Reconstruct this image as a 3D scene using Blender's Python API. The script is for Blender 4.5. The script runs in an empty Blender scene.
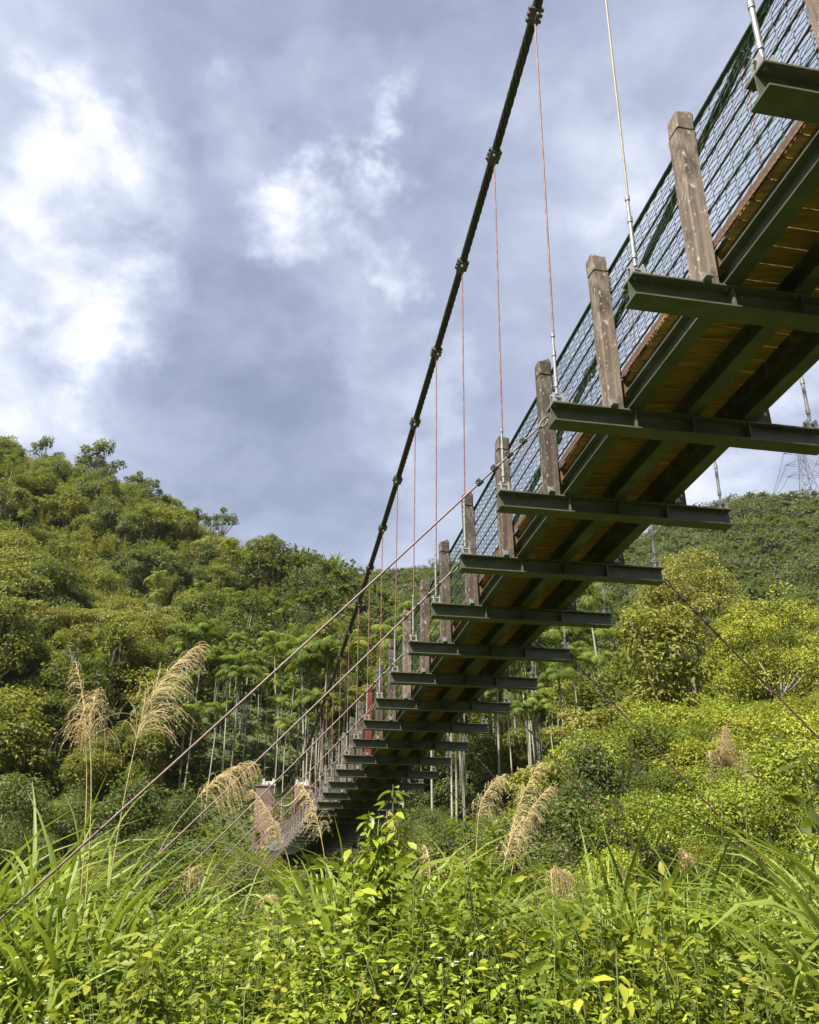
import bpy, math, random
import numpy as np
from mathutils import Vector, Matrix
R_ = math.radians
C = bpy.context.scene.collection
SC = bpy.context.scene

# ------------------------------------------------------------------ camera
HAZE = .00007
FPX, PITCH = 845.0, R_(23.33)          # eye is the world origin, looking along +Y, tilted up
cam_d = bpy.data.cameras.new('camera'); cam = bpy.data.objects.new('camera', cam_d); C.objects.link(cam)
cam_d.sensor_fit = 'HORIZONTAL'; cam_d.sensor_width = 36.0; cam_d.lens = 36.0 * FPX / 819.0
cam_d.clip_start = 0.05; cam_d.clip_end = 6000
cam.location = (0, 0, 0); cam.rotation_euler = (math.pi / 2 + PITCH, 0, 0)
SC.camera = cam

# ------------------------------------------------------------------ light
SUN_EL, SUN_AZ = 56.0, 222.0           # azimuth clockwise from +Y: behind the viewer, to the left
SC.view_settings.view_transform = 'Standard'; SC.view_settings.look = 'None'
SC.view_settings.gamma = 1.0; SC.view_settings.use_curve_mapping = False
SC.view_settings.exposure = 1.62
SC.cycles.max_bounces = 6; SC.cycles.diffuse_bounces = 3; SC.cycles.glossy_bounces = 2
SC.cycles.transmission_bounces = 3; SC.cycles.transparent_max_bounces = 4
SC.cycles.use_denoising = True

def sun_dir():
    a, e = R_(SUN_AZ), R_(SUN_EL)
    return Vector((math.sin(a) * math.cos(e), math.cos(a) * math.cos(e), math.sin(e)))
sl = bpy.data.lights.new('sun', 'SUN'); sun = bpy.data.objects.new('sun', sl); C.objects.link(sun)
sl.energy = 5.0; sl.angle = R_(2.0); sl.color = (1.0, 0.95, 0.84)
sun.rotation_euler = sun_dir().to_track_quat('Z', 'Y').to_euler(); sun.location = (0, 0, 60)

def px_dir(px, py):
    X, U = (px - 409.5) / FPX, (512 - py) / FPX
    v = np.array([X, math.cos(PITCH) - U * math.sin(PITCH), math.sin(PITCH) + U * math.cos(PITCH)])
    return v / np.linalg.norm(v)

world = bpy.data.worlds.new('World'); SC.world = world; world.use_nodes = True
def build_world():
    nt = world.node_tree; N = nt.nodes; K = nt.links; N.clear()
    def n(t, **kw):
        x = N.new(t)
        for k, v in kw.items(): setattr(x, k, v)
        return x
    out = n('ShaderNodeOutputWorld'); bg = n('ShaderNodeBackground'); bg.inputs['Strength'].default_value = 0.1
    K.new(bg.outputs[0], out.inputs[0])
    sky = n('ShaderNodeTexSky', sky_type='NISHITA', sun_disc=False, sun_elevation=R_(SUN_EL), sun_rotation=R_(SUN_AZ))
    tc = n('ShaderNodeTexCoord'); nrm = n('ShaderNodeVectorMath', operation='NORMALIZE'); K.new(tc.outputs['Generated'], nrm.inputs[0])
    mp = n('ShaderNodeMapping'); mp.inputs['Scale'].default_value = (1.0, 1.0, 1.7); mp.inputs['Location'].default_value = (3.1, 0.4, 0.2)
    K.new(nrm.outputs[0], mp.inputs['Vector'])
    def noise(scale, detail, rough, dist):
        x = n('ShaderNodeTexNoise'); x.inputs['Scale'].default_value = scale; x.inputs['Detail'].default_value = detail
        x.inputs['Roughness'].default_value = rough; x.inputs['Distortion'].default_value = dist
        K.new(mp.outputs[0], x.inputs['Vector']); return x.outputs['Fac']
    def math2(op, a, b, clamp=False):
        x = n('ShaderNodeMath', operation=op, use_clamp=clamp)
        for i, s in enumerate((a, b)):
            if isinstance(s, (int, float)): x.inputs[i].default_value = s
            else: K.new(s, x.inputs[i])
        return x.outputs[0]
    big = noise(2.3, 3, 0.5, 0.3); mid = noise(6.5, 8, 0.6, 0.25); wisp = noise(7.5, 8, 0.6, 0.25)
    # where the cloud deck is thin and where it is thick: (pixel, radius in degrees, amount)
    wn = n('ShaderNodeTexNoise'); wn.inputs['Scale'].default_value = 4.5; wn.inputs['Detail'].default_value = 6; wn.inputs['Roughness'].default_value = .6
    K.new(nrm.outputs[0], wn.inputs['Vector']); ws = n('ShaderNodeVectorMath', operation='SUBTRACT'); K.new(wn.outputs['Color'], ws.inputs[0]); ws.inputs[1].default_value = (.5, .5, .5)
    wsc = n('ShaderNodeVectorMath', operation='SCALE'); K.new(ws.outputs[0], wsc.inputs[0]); wsc.inputs['Scale'].default_value = .42
    wad = n('ShaderNodeVectorMath', operation='ADD'); K.new(nrm.outputs[0], wad.inputs[0]); K.new(wsc.outputs[0], wad.inputs[1]); wnr = n('ShaderNodeVectorMath', operation='NORMALIZE'); K.new(wad.outputs[0], wnr.inputs[0])
    total = None
    for (px, py, rad, amt) in SKY_SPOTS:
        dv = px_dir(px, py)
        d = n('ShaderNodeVectorMath', operation='DOT_PRODUCT'); K.new(wnr.outputs[0], d.inputs[0]); d.inputs[1].default_value = tuple(dv)
        mr = n('ShaderNodeMapRange', interpolation_type='SMOOTHERSTEP'); K.new(d.outputs['Value'], mr.inputs['Value'])
        mr.inputs['From Min'].default_value = math.cos(R_(rad)); mr.inputs['From Max'].default_value = 1.0
        mr.inputs['To Min'].default_value = 0; mr.inputs['To Max'].default_value = amt
        total = mr.outputs[0] if total is None else math2('ADD', total, mr.outputs[0])
    # thin places break up with the wisps
    w2 = n('ShaderNodeMapRange'); K.new(wisp, w2.inputs['Value']); w2.inputs['From Min'].default_value = 0.32; w2.inputs['From Max'].default_value = 0.66
    w2.inputs['To Min'].default_value = 0.15; w2.inputs['To Max'].default_value = 1.45; w2.clamp = True
    spots = math2('MULTIPLY', total, w2.outputs[0])
    t = math2('ADD', math2('MULTIPLY', math2('SUBTRACT', big, 0.5), 0.62), math2('MULTIPLY', math2('SUBTRACT', mid, 0.5), 0.6))
    t = math2('ADD', math2('ADD', t, 0.45), spots, clamp=True)
    rp = n('ShaderNodeValToRGB'); K.new(t, rp.inputs[0]); el = rp.color_ramp.elements
    cols = [(0.0, (.205, .232, .335)), (0.25, (.272, .305, .42)), (0.45, (.38, .418, .545)), (0.66, (.59, .63, .75)), (0.84, (.83, .855, .93)), (1.0, (.97, .98, 1.0))]
    while len(el) < len(cols): el.new(0.5)
    for e, (p, c) in zip(el, cols): e.position = p; e.color = (*c, 1)
    sc = n('ShaderNodeVectorMath', operation='SCALE'); K.new(rp.outputs[0], sc.inputs[0]); sc.inputs['Scale'].default_value = CLOUD_GAIN
    mix = n('ShaderNodeMix', data_type='RGBA'); mix.inputs[0].default_value = 0.9
    K.new(sky.outputs[0], mix.inputs[6]); K.new(sc.outputs[0], mix.inputs[7]); K.new(mix.outputs[2], bg.inputs['Color'])
CLOUD_GAIN = 4.0
SKY_SPOTS = [(338, 218, 6.5, .50), (300, 150, 7, .22), (50, 258, 10, .19), (118, 350, 6, .21), (20, 395, 7, .20), (20, 40, 9, .16), (110, 210, 8, .16),
             (735, 460, 10, .30), (400, 380, 6, .14), (220, 30, 14, -.10), (430, 140, 13, -.10), (230, 340, 8, -.16), (300, 500, 10, -.16),
             (560, 160, 10, .14), (640, 300, 10, .12), (180, 470, 7, -.05)]
build_world()

# ------------------------------------------------------------------ materials
def new_mat(name):
    m = bpy.data.materials.new(name); m.use_nodes = True; nt = m.node_tree; nt.nodes.clear()
    out = nt.nodes.new('ShaderNodeOutputMaterial'); return m, nt, out
def ramp(nt, fac, stops):
    rp = nt.nodes.new('ShaderNodeValToRGB'); el = rp.color_ramp.elements
    while len(el) < len(stops): el.new(0.5)
    for e, (p, c) in zip(el, stops): e.position = p; e.color = (*c, 1)
    nt.links.new(fac, rp.inputs[0]); return rp.outputs[0]
def tex_noise(nt, scale, detail=5, rough=.55, coord='Object', stretch=(1, 1, 1)):
    tc = nt.nodes.new('ShaderNodeTexCoord'); mp = nt.nodes.new('ShaderNodeMapping'); mp.inputs['Scale'].default_value = stretch
    nt.links.new(tc.outputs[coord], mp.inputs[0])
    x = nt.nodes.new('ShaderNodeTexNoise'); x.inputs['Scale'].default_value = scale; x.inputs['Detail'].default_value = detail; x.inputs['Roughness'].default_value = rough
    nt.links.new(mp.outputs[0], x.inputs['Vector']); return x.outputs['Fac']
def mixc(nt, fac, a, b, mode='MIX'):
    x = nt.nodes.new('ShaderNodeMix'); x.data_type = 'RGBA'; x.blend_type = mode
    for i, s in ((0, fac), (6, a), (7, b)):
        if isinstance(s, (int, float)): x.inputs[i].default_value = s
        elif isinstance(s, tuple): x.inputs[i].default_value = (*s, 1)
        else: nt.links.new(s, x.inputs[i])
    return x.outputs[2]
def mathn(nt, op, a, b, clamp=False):
    x = nt.nodes.new('ShaderNodeMath'); x.operation = op; x.use_clamp = clamp
    for i, s in enumerate((a, b)):
        if isinstance(s, (int, float)): x.inputs[i].default_value = s
        else: nt.links.new(s, x.inputs[i])
    return x.outputs[0]
def foliage(name, dark, mid, light, trans=.35, rough=.5, spec=.3, objvar=.5, dead=None):
    m, nt, out = new_mat(name); L = nt.links
    at = nt.nodes.new('ShaderNodeAttribute'); at.attribute_name = 'tint'
    oi = nt.nodes.new('ShaderNodeObjectInfo')
    f = mathn(nt, 'ADD', mathn(nt, 'MULTIPLY', at.outputs['Fac'], 1 - objvar * .6), mathn(nt, 'MULTIPLY', mathn(nt, 'SUBTRACT', oi.outputs['Random'], .3), objvar), True)
    stops = [(0.0, dark), (.5, mid), (1.0, light)]
    if dead: stops = [(0.0, dark), (.45, mid), (.93, light), (.985, dead)]
    col = ramp(nt, f, stops)
    p = nt.nodes.new('ShaderNodeBsdfPrincipled'); p.inputs['Roughness'].default_value = rough; p.inputs['Specular IOR Level'].default_value = spec
    L.new(col, p.inputs['Base Color'])
    t = nt.nodes.new('ShaderNodeBsdfTranslucent'); L.new(mixc(nt, .5, col, (.28, .36, .02), 'MIX'), t.inputs['Color'])
    mx = nt.nodes.new('ShaderNodeMixShader'); mx.inputs[0].default_value = trans
    L.new(p.outputs[0], mx.inputs[1]); L.new(t.outputs[0], mx.inputs[2]); L.new(mx.outputs[0], out.inputs[0])
    return m
def solid(name, stops, scale=6, rough=.6, metal=0, stretch=(1, 1, 1), bump=0.0, spots=None, coord='Object', spec=.4, objvar=0, detail=6, blotch=None):
    m, nt, out = new_mat(name); L = nt.links
    f = tex_noise(nt, scale, detail, .6, coord, stretch)
    mr = nt.nodes.new('ShaderNodeMapRange'); mr.inputs[1].default_value = .28; mr.inputs[2].default_value = .72; L.new(f, mr.inputs[0]); f2 = mr.outputs[0]
    if objvar:
        oi = nt.nodes.new('ShaderNodeObjectInfo'); f2 = mathn(nt, 'ADD', f2, mathn(nt, 'MULTIPLY', mathn(nt, 'SUBTRACT', oi.outputs['Random'], .5), objvar), True)
    k = len(stops) - 1
    col = ramp(nt, f2, [(i / max(k, 1), c) for i, c in enumerate(stops)])
    for (scol, sscale, lo, hi) in (spots or []):
        g = tex_noise(nt, sscale, 4, .65, coord, (1, 1, .6))
        r2 = nt.nodes.new('ShaderNodeMapRange'); r2.inputs[1].default_value = lo; r2.inputs[2].default_value = hi; L.new(g, r2.inputs[0])
        col = mixc(nt, r2.outputs[0], col, scol)
    p = nt.nodes.new('ShaderNodeBsdfPrincipled'); p.inputs['Roughness'].default_value = rough; p.inputs['Metallic'].default_value = metal
    p.inputs['Specular IOR Level'].default_value = spec
    L.new(col, p.inputs['Base Color'])
    if bump:
        b = nt.nodes.new('ShaderNodeBump'); b.inputs['Strength'].default_value = bump; b.inputs['Distance'].default_value = .02
        L.new(f, b.inputs['Height']); L.new(b.outputs[0], p.inputs['Normal'])
    L.new(p.outputs[0], out.inputs[0]); return m
M = {}
M['steel'] = solid('green_painted_steel', [(.034, .040, .026), (.062, .071, .045), (.105, .112, .08)], 3.5, .5, 0, (.6, 1, 1.6), spots=[((.12, .07, .038), 11, .57, .72), ((.17, .17, .145), 30, .66, .72)], bump=.25, detail=10)
M['wood_post'] = solid('weathered_post_wood', [(.036, .026, .019), (.09, .063, .046), (.175, .135, .104)], 11, .85, 0, (1, 1, .10), .9, [((.18, .15, .115), 5, .50, .74), ((.045, .038, .026), 9, .52, .66), ((.33, .31, .26), 34, .60, .67)], objvar=.9)
M['red_post'] = solid('red_painted_post', [(.10, .016, .012), (.16, .03, .022)], 5, .6)
M['plank'] = solid('underside_plank', [(.12, .068, .016), (.29, .175, .044), (.42, .27, .075)], 5, .8, 0, (.4, 7, 1), .3, objvar=.4)
M['side_timber'] = solid('weathered_side_timber', [(.03, .022, .015), (.075, .055, .038), (.13, .105, .075)], 7, .9, 0, (1, 1, 1), .4, [((.5, .48, .43), 20, .68, .72)])
M['plank_end'] = solid('cut_plank_end', [(.10, .055, .022), (.20, .105, .036)], 7, .8)
M['edge_strip'] = solid('rusty_edge_strip', [(.05, .028, .018), (.10, .055, .032)], 18, .8)
M['cable'] = solid('dark_main_cable', [(.022, .024, .02), (.05, .052, .042)], 20, .5, .2)
M['rod_red'] = solid('rust_red_hanger_rope', [(.11, .035, .032), (.17, .07, .064), (.26, .17, .155)], 14, .6)
M['rod_tan'] = solid('tan_hanger_rope', [(.16, .14, .09), (.30, .27, .20)], 30, .6)
M['galv'] = solid('galvanised_fitting', [(.17, .172, .165), (.30, .30, .285)], 20, .5, .35)
M['dull_metal'] = solid('dull_clamp_metal', [(.05, .048, .04), (.11, .11, .09)], 20, .5, .3)
M['net'] = solid('green_coated_wire', [(.024, .09, .055), (.045, .14, .09)], 20, .5)
M['rail'] = solid('dark_green_rail_rope', [(.014, .03, .02), (.03, .055, .035)], 30, .6)
M['rail_cable'] = solid('brown_railing_cable', [(.03, .024, .02), (.07, .055, .045)], 30, .6)
M['guy'] = solid('purple_brown_guy_rope', [(.10, .058, .055), (.18, .115, .11)], 25, .55)
M['guy_red'] = solid('red_brown_guy_rope', [(.09, .035, .034), (.15, .07, .065)], 25, .55)
M['pillar'] = solid('brown_stained_concrete', [(.10, .068, .05), (.17, .115, .09), (.24, .175, .14)], 1.6, .9, bump=.3)
M['white_metal'] = solid('white_painted_metal', [(.34, .34, .33), (.5, .5, .49)], 8, .5)
M['tower'] = solid('grey_tower_steel', [(.07, .075, .08), (.11, .115, .12)], 1, .5, .2)
M['bark'] = solid('brown_bark', [(.06, .045, .03), (.16, .12, .085), (.24, .20, .15)], 4, .9, 0, (1, 1, .3), .4, objvar=.4)
M['pale_bark'] = solid('pale_bark', [(.12, .11, .085), (.22, .20, .16), (.32, .30, .25)], 3, .85, 0, (1, 1, .4), .3, objvar=.4)
M['palm_trunk'] = solid('grey_palm_trunk', [(.14, .135, .10), (.25, .24, .19), (.34, .325, .26)], 1.5, .85, 0, (.3, .3, 6), .2, objvar=.5)
M['stem'] = solid('green_stem', [(.08, .10, .025), (.14, .15, .05)], 10, .6)
M['straw_stem'] = solid('straw_stalk', [(.28, .24, .10), (.40, .33, .16)], 10, .7)
M['flower'] = solid('white_petal', [(.75, .75, .70), (.82, .82, .80)], 10, .6)
M['earth'] = solid('ground_soil_and_litter', [(.02, .028, .008), (.04, .052, .014), (.06, .062, .024)], .8, .95, coord='Generated')
M['rock'] = solid('pale_rubble', [(.09, .085, .07), (.20, .185, .155)], 6, .9, bump=.4)
# leaf colours per species
M['lf_weed'] = foliage('weed_leaf', (0.062, 0.101, 0.010), (0.139, 0.184, 0.016), (.29, .335, .03), .30, .45, .25, .65, (0.308, 0.266, 0.056))
M['lf_weed_b'] = foliage('pale_weed_leaf', (0.104, 0.138, 0.013), (0.198, 0.226, 0.020), (0.353, 0.370, 0.038), .30, .45, .25, .65)
M['lf_grass'] = foliage('grass_blade', (0.066, 0.103, 0.014), (0.134, 0.179, 0.024), (.285, .335, .075), .38, .5, .25, .3, (0.370, 0.317, 0.096))
M['lf_shrub'] = foliage('shrub_leaf', (0.060, 0.080, 0.009), (0.143, 0.156, 0.014), (0.263, 0.256, 0.029), .34, .5, .2, .8)
M['lf_tree'] = foliage('tree_leaf', (0.055, 0.068, 0.011), (0.126, 0.128, 0.020), (0.219, 0.200, 0.034), .34, .55, .2, .8)
M['lf_umb'] = foliage('olive_tree_leaf', (0.104, 0.103, 0.020), (0.181, 0.170, 0.036), (0.263, 0.236, 0.058), .34, .55, .2, .6)
M['lf_bamboo'] = foliage('bamboo_leaf', (0.100, 0.097, 0.016), (0.181, 0.164, 0.027), (0.270, 0.231, 0.043), .38, .55, .2, .65)
M['lf_dark'] = foliage('dark_tree_leaf', (.034, .048, .012), (.068, .086, .021), (.12, .13, .034), .32, .5, .25, .5)
M['lf_yellow'] = foliage('yellow_green_leaf', (.13, .14, .018), (.25, .26, .03), (.37, .365, .055), .4, .55, .2, .4)
M['lf_palm'] = foliage('palm_leaf', (.04, .066, .012), (.10, .135, .022), (.25, .24, .045), .34, .65, .1, .55, (.40, .36, .14))
M['lf_far'] = foliage('far_forest_leaf', (0.029, 0.039, 0.017), (0.059, 0.069, 0.027), (0.104, 0.106, 0.042), .28, .7, .1, 0)
M['lf_cover'] = foliage('undergrowth_leaf', (0.046, 0.057, 0.009), (0.100, 0.107, 0.014), (0.181, 0.174, 0.027), .34, .55, .2, 0)
M['plume'] = foliage('straw_plume', (.50, .36, .18), (.65, .50, .28), (.77, .65, .43), .4, .8, .1, .3)
M['plume_pink'] = foliage('pinkish_plume', (.40, .24, .16), (.52, .34, .23), (.62, .45, .32), .35, .8, .1, .2)

# ------------------------------------------------------------------ mesh helpers
def link_mesh(name, me, parent=None):
    o = bpy.data.objects.new(name, me); C.objects.link(o)
    if parent: o.parent = parent
    return o
class MB:
    """collects geometry for ONE mesh object"""
    def __init__(s): s.V = []; s.T = []; s.n = 0; s.L = []; s.S = []; s.Mi = []; s.smooth = []
    def add(s, V, F, mi=0, tint=None, smooth=False):
        """V (n,3); F (m,k) int array of one polygon size"""
        V = np.asarray(V, float).reshape(-1, 3); F = np.asarray(F, int)
        if len(F) == 0: return
        s.V.append(V); s.T.append(np.full(len(V), .5) if tint is None else np.broadcast_to(np.asarray(tint, float), (len(V),)))
        s.L.append((F + s.n).ravel()); s.S.append(np.full(len(F), F.shape[1])); s.Mi.append(np.full(len(F), mi)); s.smooth.append(np.full(len(F), smooth))
        s.n += len(V)
    def box(s, c, d, mi=0, rot=None):
        x, y, z = np.array(d) / 2
        V = np.array([(-x, -y, -z), (x, -y, -z), (x, y, -z), (-x, y, -z), (-x, -y, z), (x, -y, z), (x, y, z), (-x, y, z)])
        if rot is not None: V = V @ np.array(rot).T
        s.add(V + np.array(c), [(0, 3, 2, 1), (4, 5, 6, 7), (0, 1, 5, 4), (1, 2, 6, 5), (2, 3, 7, 6), (3, 0, 4, 7)], mi)
    def tube(s, P, r, sides=6, mi=0, tint=None, smooth=True, cap=True):
        P = np.asarray(P, float); n = len(P); r = np.broadcast_to(np.asarray(r, float), (n,))
        t = np.gradient(P, axis=0); t /= np.linalg.norm(t, axis=1)[:, None] + 1e-12
        ref = np.array([0, 0, 1.]) if abs(t[:, 2]).mean() < .8 else np.array([1., 0, 0])
        u = np.cross(ref, t); u /= np.linalg.norm(u, axis=1)[:, None] + 1e-12; w = np.cross(t, u)
        a = np.arange(sides) * 2 * np.pi / sides
        V = P[:, None] + r[:, None, None] * (np.cos(a)[None, :, None] * u[:, None] + np.sin(a)[None, :, None] * w[:, None])
        i = np.arange(n - 1)[:, None] * sides; j = np.arange(sides)[None]; k = (j + 1) % sides
        F = np.stack([i + j, i + k, i + sides + k, i + sides + j], -1).reshape(-1, 4)
        s.add(V.reshape(-1, 3), F, mi, tint, smooth)
        if cap and sides > 2:
            for e, o in ((0, -1), (n - 1, 1)):
                idx = np.arange(sides)[::o]
                s.add(V[e], [idx], mi, tint if np.isscalar(tint) or tint is None else .5)
    def extrude(s, prof, P, side, up, mi=0):
        """sweep a closed 2-D profile along points P with given side/up vectors"""
        P = np.asarray(P, float); n = len(P); prof = np.asarray(prof, float); k = len(prof)
        side = np.broadcast_to(side, (n, 3)); up = np.broadcast_to(up, (n, 3))
        V = P[:, None] + prof[None, :, :1] * side[:, None] + prof[None, :, 1:] * up[:, None]
        i = np.arange(n - 1)[:, None] * k; j = np.arange(k)[None]; j2 = (j + 1) % k
        s.add(V.reshape(-1, 3), np.stack([i + j, i + j2, i + k + j2, i + k + j], -1).reshape(-1, 4), mi)
        s.add(V[0], [np.arange(k)[::-1]], mi); s.add(V[-1], [np.arange(k)], mi)
    def leaves(s, P, D, N, L, W, mi=0, tint=.5, lift=.12, droop=.1, near=False):
        P, D, N = (np.asarray(a, float) for a in (P, D, N)); n = len(P)
        if n == 0: return
        D = D / (np.linalg.norm(D, axis=1)[:, None] + 1e-9); S = np.cross(N, D); S /= np.linalg.norm(S, axis=1)[:, None] + 1e-9; N = np.cross(D, S)
        L = np.broadcast_to(L, (n,))[:, None]; W = np.broadcast_to(W, (n,))[:, None]; tint = np.broadcast_to(tint, (n,))
        if not near:
            V = np.stack([P, P + D * L * .45 + S * W / 2 + N * W * lift, P + D * L - N * L * droop, P + D * L * .45 - S * W / 2 + N * W * lift], 1)
            s.add(V.reshape(-1, 3), np.arange(n * 4).reshape(-1, 4), mi, np.repeat(tint, 4)); return
        m1 = P + D * L * .33 - N * L * droop * .15; m2 = P + D * L * .68 - N * L * droop * .5; tp = P + D * L - N * L * droop
        l = [m1 + q * S * W * .46 + N * W * lift for q in (1, -1)]; h = [m2 + q * S * W * .36 + N * W * lift for q in (1, -1)]
        V = np.stack([P, m1, m2, tp, l[0], h[0], l[1], h[1]], 1).reshape(-1, 3); b = np.arange(n)[:, None] * 8; tt = np.repeat(tint, 8)
        quads = np.concatenate([b + np.array([[4, 5, 2, 1]]), b + np.array([[1, 2, 7, 6]])])
        tris = np.concatenate([b + np.array([[q]]).reshape(1, 3) for q in ((0, 4, 1), (0, 1, 6), (5, 3, 2), (2, 3, 7))])
        s.add(V, quads, mi, tt, True); s.n -= len(V); s.V.append(np.zeros((0, 3))); s.T.append(np.zeros(0))
        s.L.append((tris + s.n).ravel()); s.S.append(np.full(len(tris), 3)); s.Mi.append(np.full(len(tris), mi)); s.smooth.append(np.full(len(tris), True)); s.n += len(V)
    def blade(s, base, az, length, width, lean, curl, mi=0, tint=.5, seg=7, twist=0.0):
        """one arching grass blade with a folded midrib; lean = start angle from vertical, curl = added bend"""
        t = np.linspace(0, 1, seg + 1); ang = lean + curl * t ** 1.6
        d = np.stack([np.sin(ang) * math.cos(az), np.sin(ang) * math.sin(az), np.cos(ang)], 1)
        P = np.concatenate([[np.zeros(3)], np.cumsum(d[:-1] * length / seg, 0)]) + np.array(base)
        sd = np.array([-math.sin(az), math.cos(az), 0]); nn = np.cross(sd, d)
        sdv = math.cos(twist) * sd + math.sin(twist) * nn
        w = width * np.clip(np.minimum(.45 + 2.2 * t, 1.0), 0, 1) * np.clip((1 - t) * 2.4, 0.02, 1) ** .8
        V = np.stack([P - sdv * w[:, None] / 2 + nn * w[:, None] * .12, P, P + sdv * w[:, None] / 2 + nn * w[:, None] * .12], 1).reshape(-1, 3)
        i = np.arange(seg)[:, None] * 3
        F = np.concatenate([i + np.array([[0, 1, 4, 3]]), i + np.array([[1, 2, 5, 4]])])
        s.add(V, F, mi, tint, True)
    def mesh(s, name, mats):
        me = bpy.data.meshes.new(name); V = np.concatenate(s.V) if s.V else np.zeros((0, 3)); L = np.concatenate(s.L); S = np.concatenate(s.S)
        me.vertices.add(len(V)); me.vertices.foreach_set('co', V.ravel().astype(np.float32))
        me.loops.add(len(L)); me.loops.foreach_set('vertex_index', L.astype(np.int32))
        me.polygons.add(len(S)); me.polygons.foreach_set('loop_start', np.concatenate([[0], np.cumsum(S)[:-1]]).astype(np.int32))
        me.polygons.foreach_set('loop_total', S.astype(np.int32))
        for m in mats: me.materials.append(m)
        me.polygons.foreach_set('material_index', np.concatenate(s.Mi).astype(np.int32))
        me.polygons.foreach_set('use_smooth', np.concatenate(s.smooth).astype(bool))
        a = me.attributes.new('tint', 'FLOAT', 'POINT'); a.data.foreach_set('value', np.concatenate(s.T).astype(np.float32))
        me.update(calc_edges=True); return me
    def build(s, name, mats, parent=None):
        if not isinstance(mats, (list, tuple)): mats = [mats]
        return link_mesh(name, s.mesh(name, mats), parent)
def tag(o, label, cat, group=None, kind=None):
    if label: o['label'] = label
    if cat: o['category'] = cat
    if group: o['group'] = group
    if kind: o['kind'] = kind
    return o
def empty(name, loc=(0, 0, 0)):
    o = bpy.data.objects.new(name, None); C.objects.link(o); o.location = loc; o.empty_display_size = .3; return o
def kids(o): return [c for c in KIDS.get(o.name, [])]
KIDS = {}
def reg(o, *parts):
    KIDS[o.name] = list(parts); return o
def dup(o, loc, rz=0, sc=1.0, tilt=(0, 0)):
    c = o.copy(); C.objects.link(c)
    for k in ('label', 'group'):
        if k in c: del c[k]
    c.location = loc; c.rotation_euler = (tilt[0], tilt[1], rz); c.scale = sc if isinstance(sc, tuple) else (sc, sc, sc)
    for ch in KIDS.get(o.name, []):
        d = ch.copy(); C.objects.link(d); d.parent = c
    return c
def unproj(px, py, yf):
    d = px_dir(px, py); return d * (yf / d[1])
def project(P):
    P = np.atleast_2d(P); D = P[:, 1] * math.cos(PITCH) + P[:, 2] * math.sin(PITCH); U = -P[:, 1] * math.sin(PITCH) + P[:, 2] * math.cos(PITCH)
    D = np.where(D < .05, .05, D); return 409.5 + FPX * P[:, 0] / D, 512 - FPX * U / D, D
rng = np.random.default_rng(7); random.seed(7)
def unit(v): return v / (np.linalg.norm(v, axis=-1, keepdims=True) + 1e-9)

# ------------------------------------------------------------------ terrain
def sstep(a, b, x): t = np.clip((x - a) / (b - a), 0, 1); return t * t * (3 - 2 * t)
def ridge_table(pts):
    az, el = [], []
    for (px, py) in pts:
        d = px_dir(px, py); az.append(math.degrees(math.atan2(d[0], d[1]))); el.append(math.atan2(d[2], math.hypot(d[0], d[1])))
    return np.array(az), np.tan(np.array(el))
LAZ, LTE = ridge_table([(-160, 395), (-60, 420), (0, 447), (60, 465), (140, 488), (200, 518), (260, 550), (340, 580), (400, 622), (470, 690), (540, 760), (620, 830)])
RAZ, RTE = ridge_table([(260, 600), (340, 580), (400, 572), (460, 566), (560, 552), (640, 536), (680, 512), (740, 496), (819, 496), (900, 478), (1000, 470)])
def vnoise(x, y, s, seed=0):
    x = x / s + seed * 17.3; y = y / s - seed * 9.1
    return (np.sin(x * 1.7 + 1.3 * np.sin(y * 1.1)) + np.sin(y * 1.9 + 1.7 * np.sin(x * .8 + seed)) + .5 * np.sin(x * 3.7 + y * 2.9)) / 2.5
RL, RR = 150.0, 320.0
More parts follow.
